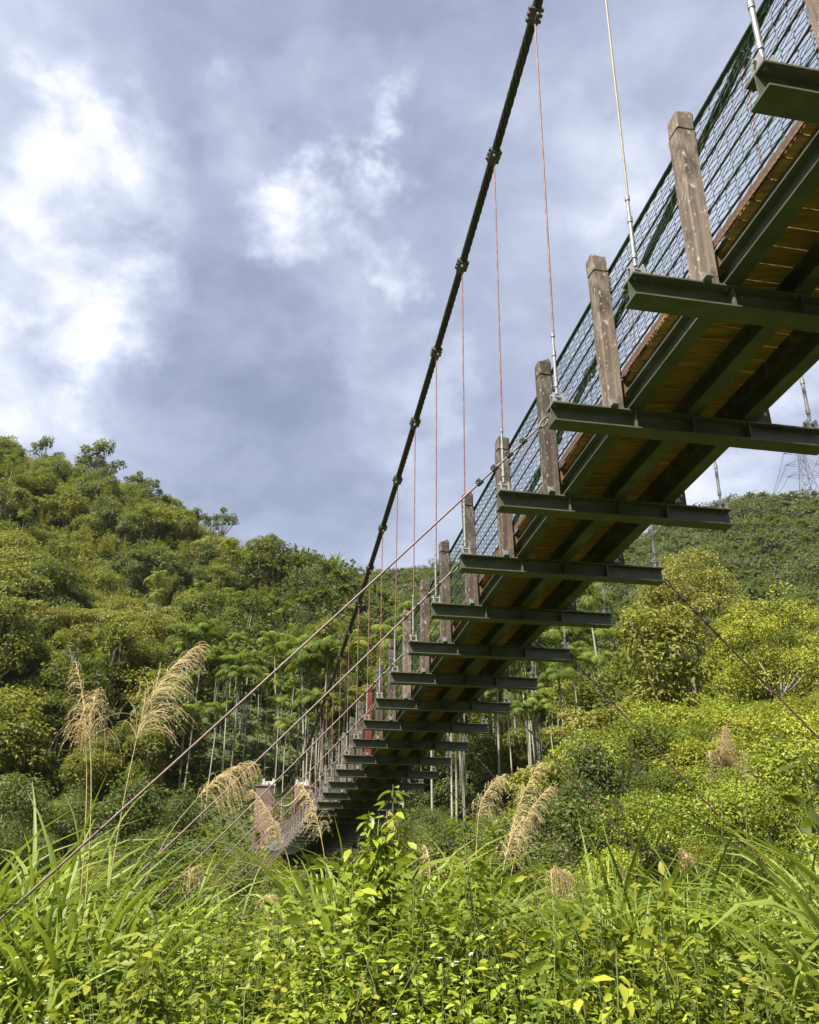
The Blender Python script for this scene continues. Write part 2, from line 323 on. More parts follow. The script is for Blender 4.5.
def ground(x, y):
    x = np.asarray(x, float); y = np.asarray(y, float)
    r = np.hypot(x, y); az = np.degrees(np.arctan2(x, y)); az = np.where(r < .01, 0, az)
    left = np.interp(r, [0, 2.5, 5, 7.5, 10, 17, 26, 36, 50, 70, 120, 2000], [-1.5, -1.42, -1.12, -1.1, -1.8, -2.9, -1.0, -.5, .6, 1.6, 4, 4])
    mid = np.interp(r, [0, 2.5, 5, 8, 11, 18, 30, 45, 60, 80, 120, 2000], [-1.5, -1.42, -1.1, -1.02, -1.5, -2.0, -1.2, .4, 1.6, 4.5, 10, 10])
    right = np.interp(r, [0, 2.5, 5, 8, 14, 20, 30, 45, 60, 80, 120, 2000], [-1.5, -1.42, -1.15, -1.0, -.8, .5, 3.0, 5.6, 6.6, 9.5, 16, 16])
    wl = sstep(-3, -11, az); wr = sstep(4, 17, az) * sstep(100, 70, az)
    h = mid * (1 - wl) * (1 - wr) + left * wl + right * wr
    back = sstep(75, 110, np.abs(az)); h = h * (1 - back) - 1.5 * back
    teL = np.interp(az, LAZ, LTE); HL = RL * teL - 4.0
    t = (r - 58) / (RL - 58); prof = np.where(t < 1, np.clip(t, 0, 1) ** .95, 1 - .55 * (t - 1)); prof = prof + .055 * np.sin(np.clip(t, 0, 1) * 2 * np.pi * 1.5) * np.clip(t, 0, 1) * (1 - np.clip(t, 0, 1)) * 4
    hl = np.where(r > 58, .8 + (HL - .8) * prof, -50) ; hl = np.where(teL <= .06, -50, hl)
    hl = hl * 1.0 - 60 * sstep(70, 105, np.abs(az))
    teR = np.interp(az, RAZ, RTE); HR = RR * teR - 5.0
    t = (r - 95) / (RR - 95); prof = np.where(t < 1, np.clip(t, 0, 1) ** 1.1, 1 - .5 * (t - 1))
    hr = np.where(r > 95, 8 + (HR - 8) * prof, -50) - 400 * sstep(-14, -30, az) - 400 * sstep(70, 105, np.abs(az))
    h = np.maximum(h, np.maximum(hl, hr)); h = np.maximum(h, -12)
    amp = np.interp(r, [0, 5, 40, 100, 300, 1000], [.03, .08, .3, 1.3, 3.0, 3.0])
    h = h + amp * vnoise(x, y, np.interp(r, [0, 20, 100, 400], [2.2, 6, 13, 30]) * 0 + 11.0, 1) * np.where(r > 25, 1, .25) + .07 * vnoise(x, y, 1.7, 2)
    return h
n = 240
u = np.linspace(-1, 1, n); ax = np.sign(u) * (np.abs(u) ** 2.6) * 1500 + u * 45
X, Y = np.meshgrid(ax, ax, indexing='ij'); Z = ground(X, Y)
b = MB(); idx = np.arange(n * n).reshape(n, n)
F = np.stack([idx[:-1, :-1], idx[1:, :-1], idx[1:, 1:], idx[:-1, 1:]], -1).reshape(-1, 4)
b.add(np.stack([X, Y, Z], -1).reshape(-1, 3), F, 0, None, True)
tag(b.build('ground', M['earth']), None, None, kind='structure')

# ------------------------------------------------------------------ the bridge
YAW = R_(11.04); DX = np.array([-math.sin(YAW), math.cos(YAW), 0.]); BX = np.array([math.cos(YAW), math.sin(YAW), 0.]); UPZ = np.array([0, 0, 1.])
X0 = np.array([1.03, 5.38, 0.]); SP, W, I0, I1 = 1.36, 2.2, -6, 40
def deck_z(i):
    i = np.asarray(i, float)
    near = np.interp(i, [-6, -4, -3, -2, -1, 0, 1, 2, 3, 4, 5, 6, 7, 8, 9, 10, 11, 12], [3.52, 3.38, 3.31, 3.24, 3.165, 3.09, 3.0, 2.91, 2.81, 2.71, 2.61, 2.495, 2.38, 2.26, 2.14, 2.02, 1.9, 1.78])
    k = i - 12; return np.where(i <= 12, near, 1.78 - .112 * k + .0041 * k * k)
def cable_z(i):
    i = np.asarray(i, float); near = 7.385 - .368 * i + .0086 * i * i; t = np.clip((i - 12) / 28, 0, 1)
    return near + (5.75 - (7.385 - .368 * 40 + .0086 * 1600)) * t ** 1.6
def bp(i, w, dz=0.0):
    """point on the bridge: station i, w across from the left beam end, dz above the beam's middle"""
    i = np.asarray(i, float); return X0 + i[..., None] * SP * DX + w * BX + (deck_z(i) + dz)[..., None] * UPZ
ROOT = X0 + 40 * SP * DX + W / 2 * BX + np.array([0, 0, 1.6])
bridge = empty('suspension_bridge', ROOT)
tag(bridge, 'long wooden footbridge hung from dark cables, seen from below above the green bushes', 'suspension bridge')
Rz = YAW
def bpart(name, mbd, mats, label=None):
    """mesh given in world coordinates -> child of the bridge"""
    for k in range(len(mbd.V)): mbd.V[k] = mbd.V[k] - ROOT if len(mbd.V[k]) else mbd.V[k]
    o = mbd.build(name, mats, bridge)
    if label: o['label'] = label
    return o
def place(o, P, rz=Rz, parent=bridge, off=ROOT):
    o.parent = parent; o.location = tuple(np.asarray(P) - off); o.rotation_euler = (0, 0, rz); return o
# I-section beam along local x
def isec(h, wd, tf=.011, tw=.009):
    a, c = wd / 2, h / 2
    return [(-a, -c), (a, -c), (a, -c + tf), (tw / 2, -c + tf), (tw / 2, c - tf), (a, c - tf), (a, c), (-a, c), (-a, c - tf), (-tw / 2, c - tf), (-tw / 2, -c + tf), (-a, -c + tf)]
BH = .155
b = MB()
b.extrude(isec(BH, .15), [(0, 0, 0), (W, 0, 0)], np.array([0, 1., 0]), UPZ)
for w in (W / 2 - .46, W / 2, W / 2 + .46):
    for q in (-1, 1): b.box((w, q * .038, 0), (.011, .066, BH - .026), 0)
for w in (.06, W - .06):
    for q in (-1, 1): b.tube([(w + .035 * q, q * .045, BH / 2 - .011), (w + .035 * q, q * .045, BH / 2 - .032)], .012, 6)
for w in (W / 2 - .46, W / 2, W / 2 + .46):
    for q in (-1, 1):
        for q2 in (-1, 1): b.tube([(w + .035 * q2, q * .05, BH / 2 - .011), (w + .035 * q2, q * .05, BH / 2 - .028)], .011, 6)
beam = b.mesh('cross_beam', [M['steel']])
# posts
def post_mesh(seed, red=False):
    r = np.random.default_rng(seed); b = MB(); hh = 1.41; w0 = .068
    lv = np.array([0, .3, .6, .95, hh - .17, hh - .165, hh - .155, hh - .15, hh - .015, hh]); ww = np.array([w0, w0, w0 * 1.02, w0, w0, w0 * .9, w0 * .9, w0, w0, w0 * .84]); ww = ww * (1 + r.normal(0, .012, len(lv)))
    off = np.cumsum(r.normal(0, .003, (len(lv), 2)), 0)
    V = []
    for z, a, o in zip(lv, ww, off):
        c = a * .86
        for (sx, sy) in ((-c, -a), (c, -a), (a, -c), (a, c), (c, a), (-c, a), (-a, c), (-a, -c)): V.append((sx + o[0], sy + o[1], z))
    V = np.array(V); V[-8:, 2] += V[-8:, 0] * r.normal(0, .16) + V[-8:, 1] * r.normal(0, .16) + r.normal(0, .004, 8); V[:, :2] *= .92; V[:, :2] += r.normal(0, .0025, (len(V), 2)); m = len(lv); i = np.arange(m - 1)[:, None] * 8; j = np.arange(8)[None]; k = (j + 1) % 8
    b.add(V, np.stack([i + j, i + k, i + 8 + k, i + 8 + j], -1).reshape(-1, 4)); b.add(V[-8:], [np.arange(8)])
    b.box((-.035, -.076, .03), (.05, .008, .06), 1); b.box((-.035, -.10, .004), (.05, .05, .007), 1)
    return b.mesh('post', [M['red_post' if red else 'wood_post'], M['galv']])
posts = [post_mesh(i) for i in range(6)]; redpost = post_mesh(9, True)
# hanger fittings
b = MB()
b.tube([(0, 0, .10), (0, 0, .16)], .012, 8); b.tube([(0, 0, .16), (0, 0, .20)], .017, 8); b.tube([(0, 0, .20), (0, 0, .43)], .0135, 8); b.tube([(0, 0, .43), (0, 0, .47)], .0175, 8); b.tube([(0, 0, .47), (0, 0, .60)], .011, 8); b.tube([(0, 0, .60), (0, 0, .63)], .016, 8)
turn = b.mesh('turnbuckle', [M['galv']])
b = MB()
for q in (-1, 1):
    b.add([(q * .03, -.05, .0), (q * .03, .05, .0), (q * .03, .03, .10), (q * .03, -.03, .10), (q * .04, -.05, .0), (q * .04, .05, .0), (q * .04, .03, .10), (q * .04, -.03, .10)], [(0, 1, 2, 3), (7, 6, 5, 4), (0, 4, 5, 1), (1, 5, 6, 2), (2, 6, 7, 3), (3, 7, 4, 0)])
b.box((0, 0, .006), (.11, .12, .012)); b.tube([(-.055, 0, .075), (.055, 0, .075)], .011, 8)
for q in (-1, 1): b.tube([(.02 * q, .075, -.02), (.02 * q, .075, .035)], .008, 6)
brack = b.mesh('anchor_bracket', [M['galv']])
b = MB()   # cable clamp, along local y
b.tube([(0, -.075, 0), (0, .075, 0)], .058, 10); b.box((0.0, 0, -.075), (.03, .11, .06))
for q in (-.05, 0, .05):
    b.box((0, q, .062), (.035, .028, .03)); b.box((.058, q, 0), (.03, .028, .04)); b.box((-.058, q, 0), (.03, .028, .04)); b.tube([(.0, q, -.115), (.0, q, .09)], .008, 6)
clampm = b.mesh('cable_clamp', [M['dull_metal']])
st = np.arange(I0, I1 + 1)
slope = math.atan2(float(cable_z(1) - cable_z(0)), SP)
for i in st:
    place(link_mesh('cross_beam', beam), bp(i, 0))
    for side in (0, 1):
        pm = posts[random.randrange(6)]; red = (side == 0 and i == 9)
        if red: pm = redpost
        w = .50 if side == 0 else W - .50
        o = place(link_mesh('post', pm), bp(i, w, BH / 2 + .003), Rz + (math.pi * random.randrange(2) if not red and side else 0)); o.rotation_euler[0] = R_(random.gauss(0, .8)); o.rotation_euler[1] = R_(random.gauss(0, .8)); o.scale = (1, 1, random.uniform(.97, 1.03))
        if red: o['label'] = 'red painted post'
        # hanger
        w = .06 if side == 0 else W - .06
        off = .14 * max(0, min(1, 1 - i / 13)) if side == 0 else .05
        if i >= 39: continue
        base = bp(i, w, BH / 2 + .004); top = X0 + i * SP * DX + (w - .06 * (1 if side == 0 else -1) + off) * BX + (cable_z(i) - .06 - .06 * side) * UPZ
        dirv = unit(top - base)
        hb = MB(); hb.tube([base + dirv * .6 - ROOT - (base - ROOT), top - base], .008, 6)
        hr = hb.build('hanger', M['rod_tan' if i < 0 else 'rod_red'], bridge); hr.location = tuple(base - ROOT)
        q = Vector(dirv).to_track_quat('Z', 'Y').to_euler()
        t = link_mesh('turnbuckle', turn, hr); t.rotation_euler = (q[0], q[1], Rz)
        k = link_mesh('anchor_bracket', brack, hr); k.rotation_euler = (0, 0, Rz)
        cl = link_mesh('cable_clamp', clampm, hr); cl.location = tuple(top - base + np.array([0, 0, .06])); sl_ = math.atan2(float(cable_z(i + .5) - cable_z(i - .5)), SP); cl.rotation_euler = (sl_ + random.gauss(0, .03), random.gauss(0, .35), Rz)
# main cables
for side in (0, 1):
    ii = np.linspace(-9, 40, 120); off = np.clip(.14 * (1 - ii / 13), 0, .14) if side == 0 else np.full(len(ii), -.05)
    P = X0 + ii[:, None] * SP * DX + (off if side == 0 else W - off)[:, None] * BX + (cable_z(ii) - .06 * side)[:, None] * UPZ
    # back stay beyond the far pillar
    tail = P[-1] + np.array([[0, 0, .03]]) ; ends = np.array([P[-1] + DX * k + np.array([0, 0, -.35 * k]) for k in (1.5, 4, 9, 14)])
    Q = np.concatenate([P, ends]); sl_ = np.concatenate([[0], np.cumsum(np.linalg.norm(np.diff(Q, axis=0), axis=1))]); sf = np.arange(0, sl_[-1], .055); Qf = np.stack([np.interp(sf, sl_, Q[:, j]) for j in range(3)], 1)
    tg = unit(np.gradient(Qf, axis=0)); e1 = unit(np.cross(tg, UPZ)); e2 = np.cross(e1, tg); b = MB(); b.tube(Q, .030, 8)
    for k in range(6):
        a_ = k * np.pi / 3 + sf * 2 * np.pi / .62; b.tube(Qf + .029 * (np.cos(a_)[:, None] * e1 + np.sin(a_)[:, None] * e2), .0175, 5, cap=False)
    bpart('main_cable', b, M['cable'])
# stringers, side timbers, edge strips
ii = np.linspace(I0, I1, (I1 - I0) * 2 + 1); SH = .15; zs = BH / 2 + SH / 2 + .003
for w in (W / 2 - .46, W / 2, W / 2 + .46):
    b = MB(); b.extrude(isec(SH, .11, .010, .008), bp(ii, w, zs), BX, UPZ); bpart('stringer', b, M['steel'])
pt = zs + SH / 2 + .105      # underside of the planks
for q in (-1, 1):
    w = W / 2 + q * .545
    b = MB(); b.extrude([(-.03, -.05), (.03, -.05), (.03, .05), (-.03, .05)], bp(ii, W / 2 + q * .43, pt - .0525), BX, UPZ); bpart('side_timber', b, M['side_timber'])
    b = MB(); b.extrude([(-.003, -.03), (.003, -.03), (.003, .028), (-.003, .028)], bp(ii, W / 2 + q * .524, pt + .052), BX, UPZ)
    # row of small lugs along the strip (its punched lower edge)
    for i in np.arange(-4, 9, .03):
        c = bp(i, W / 2 + q * .5295, pt + .026); b.box(c, (.006, .02, .016), 1, np.stack([BX, DX, UPZ], 1))
    bpart('edge_strip', b, [M['edge_strip'], M['plank_end']])
# deck: one panel of planks per bay
for i in st[:-1]:
    b = MB(); nb = 9
    c0 = bp(i, W / 2, pt + .024)
    for k in range(nb):
        f = i + (k + .5) / nb; sl_ = (deck_z(f + .1) - deck_z(f - .1)) / (.2 * SP); dv = unit(DX + UPZ * sl_)
        rot = np.stack([BX, dv, np.cross(BX, dv)], 1); j = random.gauss(0, .006); hw = random.uniform(1.015, 1.035)
        if abs(k - 0) < 1 or k == nb - 1: hw = .99
        b.box(bp(f, W / 2 + j, pt + .024 + random.gauss(0, .0015)) - c0, (hw, SP / nb - .015, .045), 0, rot)
        for q in (-1, 1):
            b.box(bp(f, W / 2 + j + q * (hw / 2 + .0035), pt + .024) - c0, (.005, SP / nb - .016, .04), 1, rot)
    o = b.build('deck_panel', [M['plank'], M['plank_end']], bridge); o.location = tuple(c0 - ROOT)
    if i < 14:   # short timber block beside each post foot
        for q in (-1, 1):
            bb = MB(); bb.box(bp(i + .01, W / 2 + q * .495, BH / 2 + .19), (.055, .10, .12), 0, np.stack([BX, DX, UPZ], 1))
            bpart('spacer_block', bb, M['plank_end'])
# railings
RH = 1.05
for q in (-1, 1):
    wn = W / 2 + q * .51
    def rail(h, r, mat, name, wob=0.0, lo=I0):
        jj = np.linspace(lo, I1 - .2, (I1 - lo) * 4); P = bp(jj, wn, pt + h)
        if wob: P = P + np.stack([np.zeros(len(jj))] * 2 + [wob * np.sin(jj * 2.3 + h) * .5 + wob * .6 * np.sin(jj * 5.1)], 1)
        b = MB(); b.tube(P, r, 6); return bpart(name, b, mat)
    rail(RH, .019, M['rail'], 'handrail')
    for h in (.14, .32, .50, .68, .84): rail(h, .0085, M['rail_cable'], 'railing_cable', .004)
    cell = .115
    for i in st[:-1]:
        b = MB(); c0 = bp(i, wn, pt); fine = i < 13; cw = cell if fine else cell * 2.0; nc = int(round(SP / cw)); nr = int(RH / cw * 1.15); rad = .0026 if fine else .0042
        zz = np.linspace(.02, RH - .01, nr * 2 + 1)
        for k in range(nc):
            for ph in (0, 1):
                if fine:
                    # zigzag wire with a small twist at every crossing
                    zq = np.repeat(zz, 2); zq[0::2] -= .012; zq[1::2] += .012
                    side_ = (np.arange(len(zz)) + ph) % 2; uq = np.repeat(k + side_, 2) / nc
                    if ph == 0: pass
                else:
                    zq = zz; uq = (k + (np.arange(len(zz)) + ph) % 2) / nc
                P = bp(i + uq, wn + (.004 if ph else -.004), pt) + zq[:, None] * UPZ + (vnoise(uq * 3 + i, zq * 4, .8, 3) * .005)[:, None] * BX
                b.tube(P - c0, rad, 3, cap=False)
        o = b.build('mesh_panel', M['net'], bridge); o.location = tuple(c0 - ROOT)
# far portal: two stained concrete pillars with white saddles
for side in (0, 1):
    c = X0 + 40 * SP * DX + (W if side else 0) * BX; b = MB(); zt = 5.45
    rot = np.stack([BX, DX, UPZ], 1)
    c = c + (0.15 if side else -.25) * BX
    b.box(c + UPZ * (zt + -.5) / 2, (1.1, 1.3, zt + .5), 0, rot); b.box(c + UPZ * (zt + .04), (1.2, 1.4, .10), 0, rot)
    pl = bpart('pillar', b, M['pillar'])
    s = MB(); cc = X0 + 40 * SP * DX + (W if side else 0) * BX
    s.box(cc + UPZ * (zt + .13) - ROOT, (.95, .7, .08), 0, rot); s.box(cc + UPZ * (zt + .25) - ROOT, (.5, .5, .2), 0, rot)
    for k in (-.32, .32): s.box(cc + k * BX + UPZ * (zt + .33) - ROOT, (.14, .6, .34), 0, rot)
    s.build('saddle', M['white_metal'], pl)
# sagging chain between the pillars, anchor ledge under the far deck
b = MB(); a0 = X0 + 40 * SP * DX - .8 * DX + UPZ * 5.2; t = np.linspace(0, 1, 17); b.tube(a0 + t[:, None] * BX * W - (4 * t * (1 - t) * 1.0)[:, None] * UPZ, .07, 6); bpart('portal_rope', b, M['rod_tan'])
b = MB(); b.box(X0 + 40.6 * SP * DX + W / 2 * BX + UPZ * .55, (2.6, 2.0, 2.1), 0, np.stack([BX, DX, UPZ], 1)); bpart('abutment', b, M['pillar'])
# wind guys: (station, side, pixel and forward distance of the ground anchor)
GUYS = [(i_, s_) for s_ in (0, 1) for i_ in range(-4 if s_ else 0, 24, 2)]      # (station, side): every second beam is tied down at about 45 degrees
b = MB()
b.tube([(0, 0, -.022), (0, 0, .022)], .019, 8); b.box((0, .012, 0), (.045, .03, .022))
gclamp = b.mesh('rope_clamp', [M['dull_metal']])
for (i, side) in GUYS:
    A = bp(float(i), -.01 if side == 0 else W + .01, -.02); th_ = R_(45.7 if side == 0 else 46.5); dq = (-BX if side == 0 else BX) * math.cos(th_) - UPZ * math.sin(th_); E = A + dq
    while E[2] > float(ground(E[0], E[1])) - .25 and np.linalg.norm(E - A) < 14: E = E + dq * .1
    dv = unit(E - A); L = np.linalg.norm(E - A)
    t = np.linspace(0, 1, 24); P = A + (E - A) * t[:, None] - (4 * t * (1 - t) * .006 * L)[:, None] * UPZ
    P[0] = A + dv * .115
    b = MB(); b.tube(P, .0075 if i < 1 and side == 0 else .0095, 6)
    # eye loop at the beam end
    e1 = unit(np.cross(dv, UPZ)); ang = np.linspace(0, 2 * np.pi, 13); cc = A + dv * .065
    b.tube(cc + np.cos(ang)[:, None] * dv * .055 + np.sin(ang)[:, None] * UPZ * .028, .007, 5, 1, cap=False)
    g = bpart('guy_rope', b, [M['guy' if side == 0 else 'guy_red'], M['dull_metal']])
    for k in (.30, .46, .62, .78) if i < 7 else (.3, .5):
        c = link_mesh('rope_clamp', gclamp, g); c.location = tuple(A + dv * k - UPZ * (4 * k / L * .006 * L * .9) - ROOT); c.rotation_euler = Vector(dv).to_track_quat('Z', 'Y').to_euler()
#VEG
# ------------------------------------------------------------------ plants: builders
def rdir(n, r=rng):
    v = r.normal(size=(n, 3)); return unit(v)
def crown(b, r, centers, radii, per, size, flat=.8, mi=1, tint_spread=.28, down=-.45, clump_tint=.2, aspect=.55):
    for c, rad in zip(centers, radii):
        k = int(per * r.uniform(.8, 1.2)); d = rdir(k * 2, r); d = d[d[:, 2] > down][:k]; k = len(d)
        rr = rad * r.uniform(.62, 1.08, k); P = np.array(c) + d * rr[:, None] * np.array([1, 1, flat])
        N = unit(d * .7 + np.array([0, 0, .55]) + r.normal(0, .4, (k, 3))); D = unit(np.cross(N, rdir(k, r)) + np.array([0, 0, -.35]) + d * .35)
        tn = np.clip(.5 + r.normal(0, clump_tint) + r.normal(0, tint_spread, k), 0, 1)
        L = size * r.uniform(.65, 1.35, k); b.leaves(P, D, N, L, L * aspect, mi, tn)
def limbs(b, r, base, centers, rad0, fork_z, mi=0, nlimb=8, sides=6):
    base = np.array(base, float); lean = r.normal(0, .05, 2); fork = base + np.array([lean[0] * fork_z, lean[1] * fork_z, fork_z])
    t = np.linspace(0, 1, 6); P = base + (fork - base) * t[:, None] + np.stack([np.sin(t * 4) * .04 * fork_z * r.normal() * .5, np.cos(t * 3) * .0, 0 * t], 1)
    b.tube(P, rad0 * (1.25 - .5 * t), sides, mi)
    fork = P[-1]
    sel = r.permutation(len(centers))[:nlimb]
    for q in sel:
        c = np.array(centers[q]); t = np.linspace(0, 1, 6); midp = fork + (c - fork) * .5 + np.array([0, 0, -.10 * np.linalg.norm(c - fork)]) + r.normal(0, .08, 3) * np.linalg.norm(c - fork)
        P = ((1 - t) ** 2)[:, None] * fork + (2 * t * (1 - t))[:, None] * midp + (t ** 2)[:, None] * c
        b.tube(P, rad0 * .55 * (1 - .8 * t), 5, mi)
def ell_centers(r, k, rx, rz, zc, lo=-.5, shell=(.5, .9)):
    d = rdir(k * 3, r); d = d[d[:, 2] > lo][:k]; return d * r.uniform(*shell, len(d))[:, None] * np.array([rx, rx, rz]) + np.array([0, 0, zc])
def tree_mesh(kind, seed):
    """one whole small tree in a single mesh (trunk and leaves), for the hillside"""
    r = np.random.default_rng(seed); b = MB()
    if kind == 'round':
        c = ell_centers(r, 32, 2.5, 2.6, 3.4, -.9); limbs(b, r, (0, 0, -1.2), c, .14, 2.4, nlimb=8); crown(b, r, c, r.uniform(.75, 1.2, len(c)), 130, .27, .8)
        mats = [M['bark'], M['lf_tree']]
    elif kind == 'umbrella':
        k = 24; a = r.uniform(0, 2 * np.pi, k); q = np.sqrt(r.uniform(0, 1, k)) * 3.4; c = np.stack([q * np.cos(a), q * np.sin(a), 4.4 - .075 * q ** 2 + r.normal(0, .22, k)], 1)
        limbs(b, r, (0, 0, -1.2), c, .11, 2.6, nlimb=7); crown(b, r, c, r.uniform(.75, 1.15, k), 130, .27, .5, down=-.35, clump_tint=.14); c2 = c[::2] * [.9, .9, .62]; crown(b, r, c2, r.uniform(.6, 1.0, len(c2)), 80, .27, .7)
        mats = [M['pale_bark'], M['lf_umb']]
    elif kind == 'dark':
        c = ell_centers(r, 30, 2.2, 2.8, 3.4, -.9); limbs(b, r, (0, 0, -1.2), c, .14, 2.4, nlimb=8); crown(b, r, c, r.uniform(.7, 1.15, len(c)), 130, .28, .85)
        mats = [M['bark'], M['lf_dark']]
    elif kind == 'bamboo':
        for q in range(16):
            a = r.uniform(0, 2 * np.pi); ln = r.uniform(4.2, 6.6); t = np.linspace(0, 1, 9); out = r.uniform(.8, 2.6)
            P = np.stack([np.cos(a) * (r.uniform(0, .5) + out * t ** 2), np.sin(a) * (r.uniform(0, .5) + out * t ** 2), -1 + (ln + 1) * t - 1.0 * t ** 3], 1)
            b.tube(P, .035 * (1.1 - t), 4, 0, cap=False)
            k = 120; s_ = r.uniform(.28, 1, k); Q = np.stack([np.interp(s_, t, P[:, j]) for j in range(3)], 1) + r.normal(0, .26, (k, 3)) * (1.2 - s_[:, None] * .7)
            D = unit(r.normal(0, .6, (k, 3)) + np.array([np.cos(a) * .6, np.sin(a) * .6, -.2])); L = r.uniform(.28, .5, k); b.leaves(Q, D, unit(rdir(k, r) + [0, 0, 1.]), L, L * .24, 1, np.clip(r.normal(.5 + r.normal(0, .1), .25, k), 0, 1))
        mats = [M['stem'], M['lf_bamboo']]
    elif kind == 'airy':
        c = ell_centers(r, 15, 2.6, 2.0, 5.2, -.3, (.55, 1.0)); limbs(b, r, (0, 0, -1.2), c, .15, 3.4, nlimb=14); crown(b, r, c, r.uniform(.5, .85, len(c)), 75, .34, .7)
        mats = [M['bark'], M['lf_dark']]
    elif kind == 'tall':
        c = ell_centers(r, 36, 2.3, 3.9, 5.2, -.9); limbs(b, r, (0, 0, -1.2), c, .15, 3.6, nlimb=10); crown(b, r, c, r.uniform(.65, 1.1, len(c)), 125, .26, .8)
        mats = [M['pale_bark'], M['lf_tree']]
    return b.mesh(kind + '_tree', mats)
def areca_parts(seed):
    r = np.random.default_rng(seed); H = r.uniform(8.2, 10.2); t = np.linspace(0, 1, 9); lx, ly = r.normal(0, .25, 2)
    P = np.stack([lx * t ** 2, ly * t ** 2, -1.5 + (H + 1.5) * t], 1)
    b = MB(); b.tube(P, .06 * (1.2 - .4 * t), 7, 0); tr = b.mesh('trunk', [M['palm_trunk']])
    b = MB(); top = P[-1]; b.tube([top, top + [0, 0, .35], top + [0, 0, .8]], [.085, .10, .05], 7, 1)
    nf = 10
    for q in range(nf):
        a = q * 2.4 + r.normal(0, .2); L = r.uniform(1.8, 2.4); ang0 = r.uniform(.0, 1.25); t = np.linspace(0, 1, 12); ang = ang0 + t ** 1.4 * r.uniform(1.5, 2.5)
        d = np.stack([np.sin(ang) * np.cos(a), np.sin(ang) * np.sin(a), np.cos(ang)], 1); Q = top + [0, 0, .75] + np.concatenate([[np.zeros(3)], np.cumsum(d[:-1] * L / 11, 0)])
        b.tube(Q, .025 * (1.1 - t), 4, 1, cap=False); dead = 1.0 if (q == nf - 1 and r.random() < .5) else None
        for sgn in (-1, 1):
            k = 26; s_ = np.linspace(.08, 1, k); B = np.stack([np.interp(s_, t, Q[:, j]) for j in range(3)], 1); T = unit(np.stack([np.interp(s_, t, d[:, j]) for j in range(3)], 1))
            sd = np.array([-np.sin(a), np.cos(a), 0]) * sgn; D = unit(sd * .8 + T * .75 + np.array([0, 0, -.35]) + r.normal(0, .08, (k, 3)))
            ln = .66 * np.sin(np.pi * (s_ * .8 + .14)) + .12; b.leaves(B, D, unit(np.cross(T, sd) * sgn + [0, 0, .3]), ln, .08, 0, dead if dead else np.clip(r.normal(.45, .2, k), 0, .95), droop=.25)
    if r.random() < .7:
        for q in range(26):
            a = r.uniform(0, 6.28); P2 = np.array([top + [0, 0, .05], top + [np.cos(a) * .22, np.sin(a) * .22, .05], top + [np.cos(a) * .38, np.sin(a) * .38, -.45 * r.uniform(.5, 1.2)]]); b.tube(P2, .012, 3, 2, cap=False)
    return tr, b.mesh('crown', [M['lf_palm'], M['stem'], M['lf_yellow']])
def shrub_parts(seed, mat, size=.072, H=1.9, Rr=1.2, per=240, k=26):
    r = np.random.default_rng(seed); c = ell_centers(r, k, Rr, H * .45, H * .58, -.6); b = MB()
    for q in range(7): 
        e = c[r.integers(len(c))]; t = np.linspace(0, 1, 5); P = np.array([0, 0, -.3]) + (e - [0, 0, -.3]) * t[:, None]; P[:, 2] += .25 * np.sin(t * np.pi); b.tube(P, .03 * (1.1 - t * .8), 5)
    st_ = b.mesh('stems', [M['bark']]); b = MB(); crown(b, r, c, r.uniform(.32, .55, len(c)) * Rr / 1.2, per, size, .8, 0, aspect=.6); return st_, b.mesh('foliage', [M[mat]])
def weed_parts(seed, mat, leaf=.068, H=1.0, ns=18, nl=44, spread=.38, asp=.56, flowers=0):
    r = np.random.default_rng(seed); bs = MB(); bl = MB(); bf = MB()
    for q in range(ns):
        a = r.uniform(0, 6.28); h = H * r.uniform(.55, 1.1); o = spread * np.sqrt(r.random()); b0 = np.array([np.cos(a) * o * .4, np.sin(a) * o * .4, -.12]); t = np.linspace(0, 1, 8)
        P = b0 + np.stack([np.cos(a) * o * t ** 1.4, np.sin(a) * o * t ** 1.4, (h + .12) * t], 1) + np.cumsum(r.normal(0, .012, (8, 3)), 0); bs.tube(P, .0032 * (1.3 - t * .8), 4, cap=False)
        s_ = r.uniform(.22, 1.0, nl) ** .75; B = np.stack([np.interp(s_, t, P[:, j]) for j in range(3)], 1); az = np.arange(nl) * 2.4 + r.uniform(0, 6.28)
        el = r.normal(.15, .35, nl); D = np.stack([np.cos(az) * np.cos(el), np.sin(az) * np.cos(el), np.sin(el)], 1); pet = leaf * .5
        B2 = B + D * pet; N = unit(np.array([0, 0, 1.]) + r.normal(0, .35, (nl, 3)) + D * -.2)
        L = leaf * r.uniform(.6, 1.3, nl) * (1.15 - .45 * s_); bl.leaves(B2, D + np.array([0, 0, -.15]), N, L, L * asp, 0, np.clip(r.normal(.42 + .25 * (s_ - .5), .2, nl), 0, 1), .10, .18, True)
        if flowers and r.random() < flowers:
            for _ in range(2):
                c = P[-1] + r.normal(0, .03, 3) + [0, 0, .05]; bs.tube([P[-1], c], .002, 3, cap=False); az2 = np.arange(5) * 1.257; D2 = np.stack([np.cos(az2), np.sin(az2), 0 * az2 + .25], 1); bf.leaves(np.repeat(c[None], 5, 0), D2, np.tile([0, 0, 1.], (5, 1)), .011, .009, 0)
    out = [('stems', bs.mesh('stems', [M['stem']])), ('foliage', bl.mesh('foliage', [M[mat]]))]
    if bf.n: out.append(('flowers', bf.mesh('flowers', [M['flower']])))
    return out
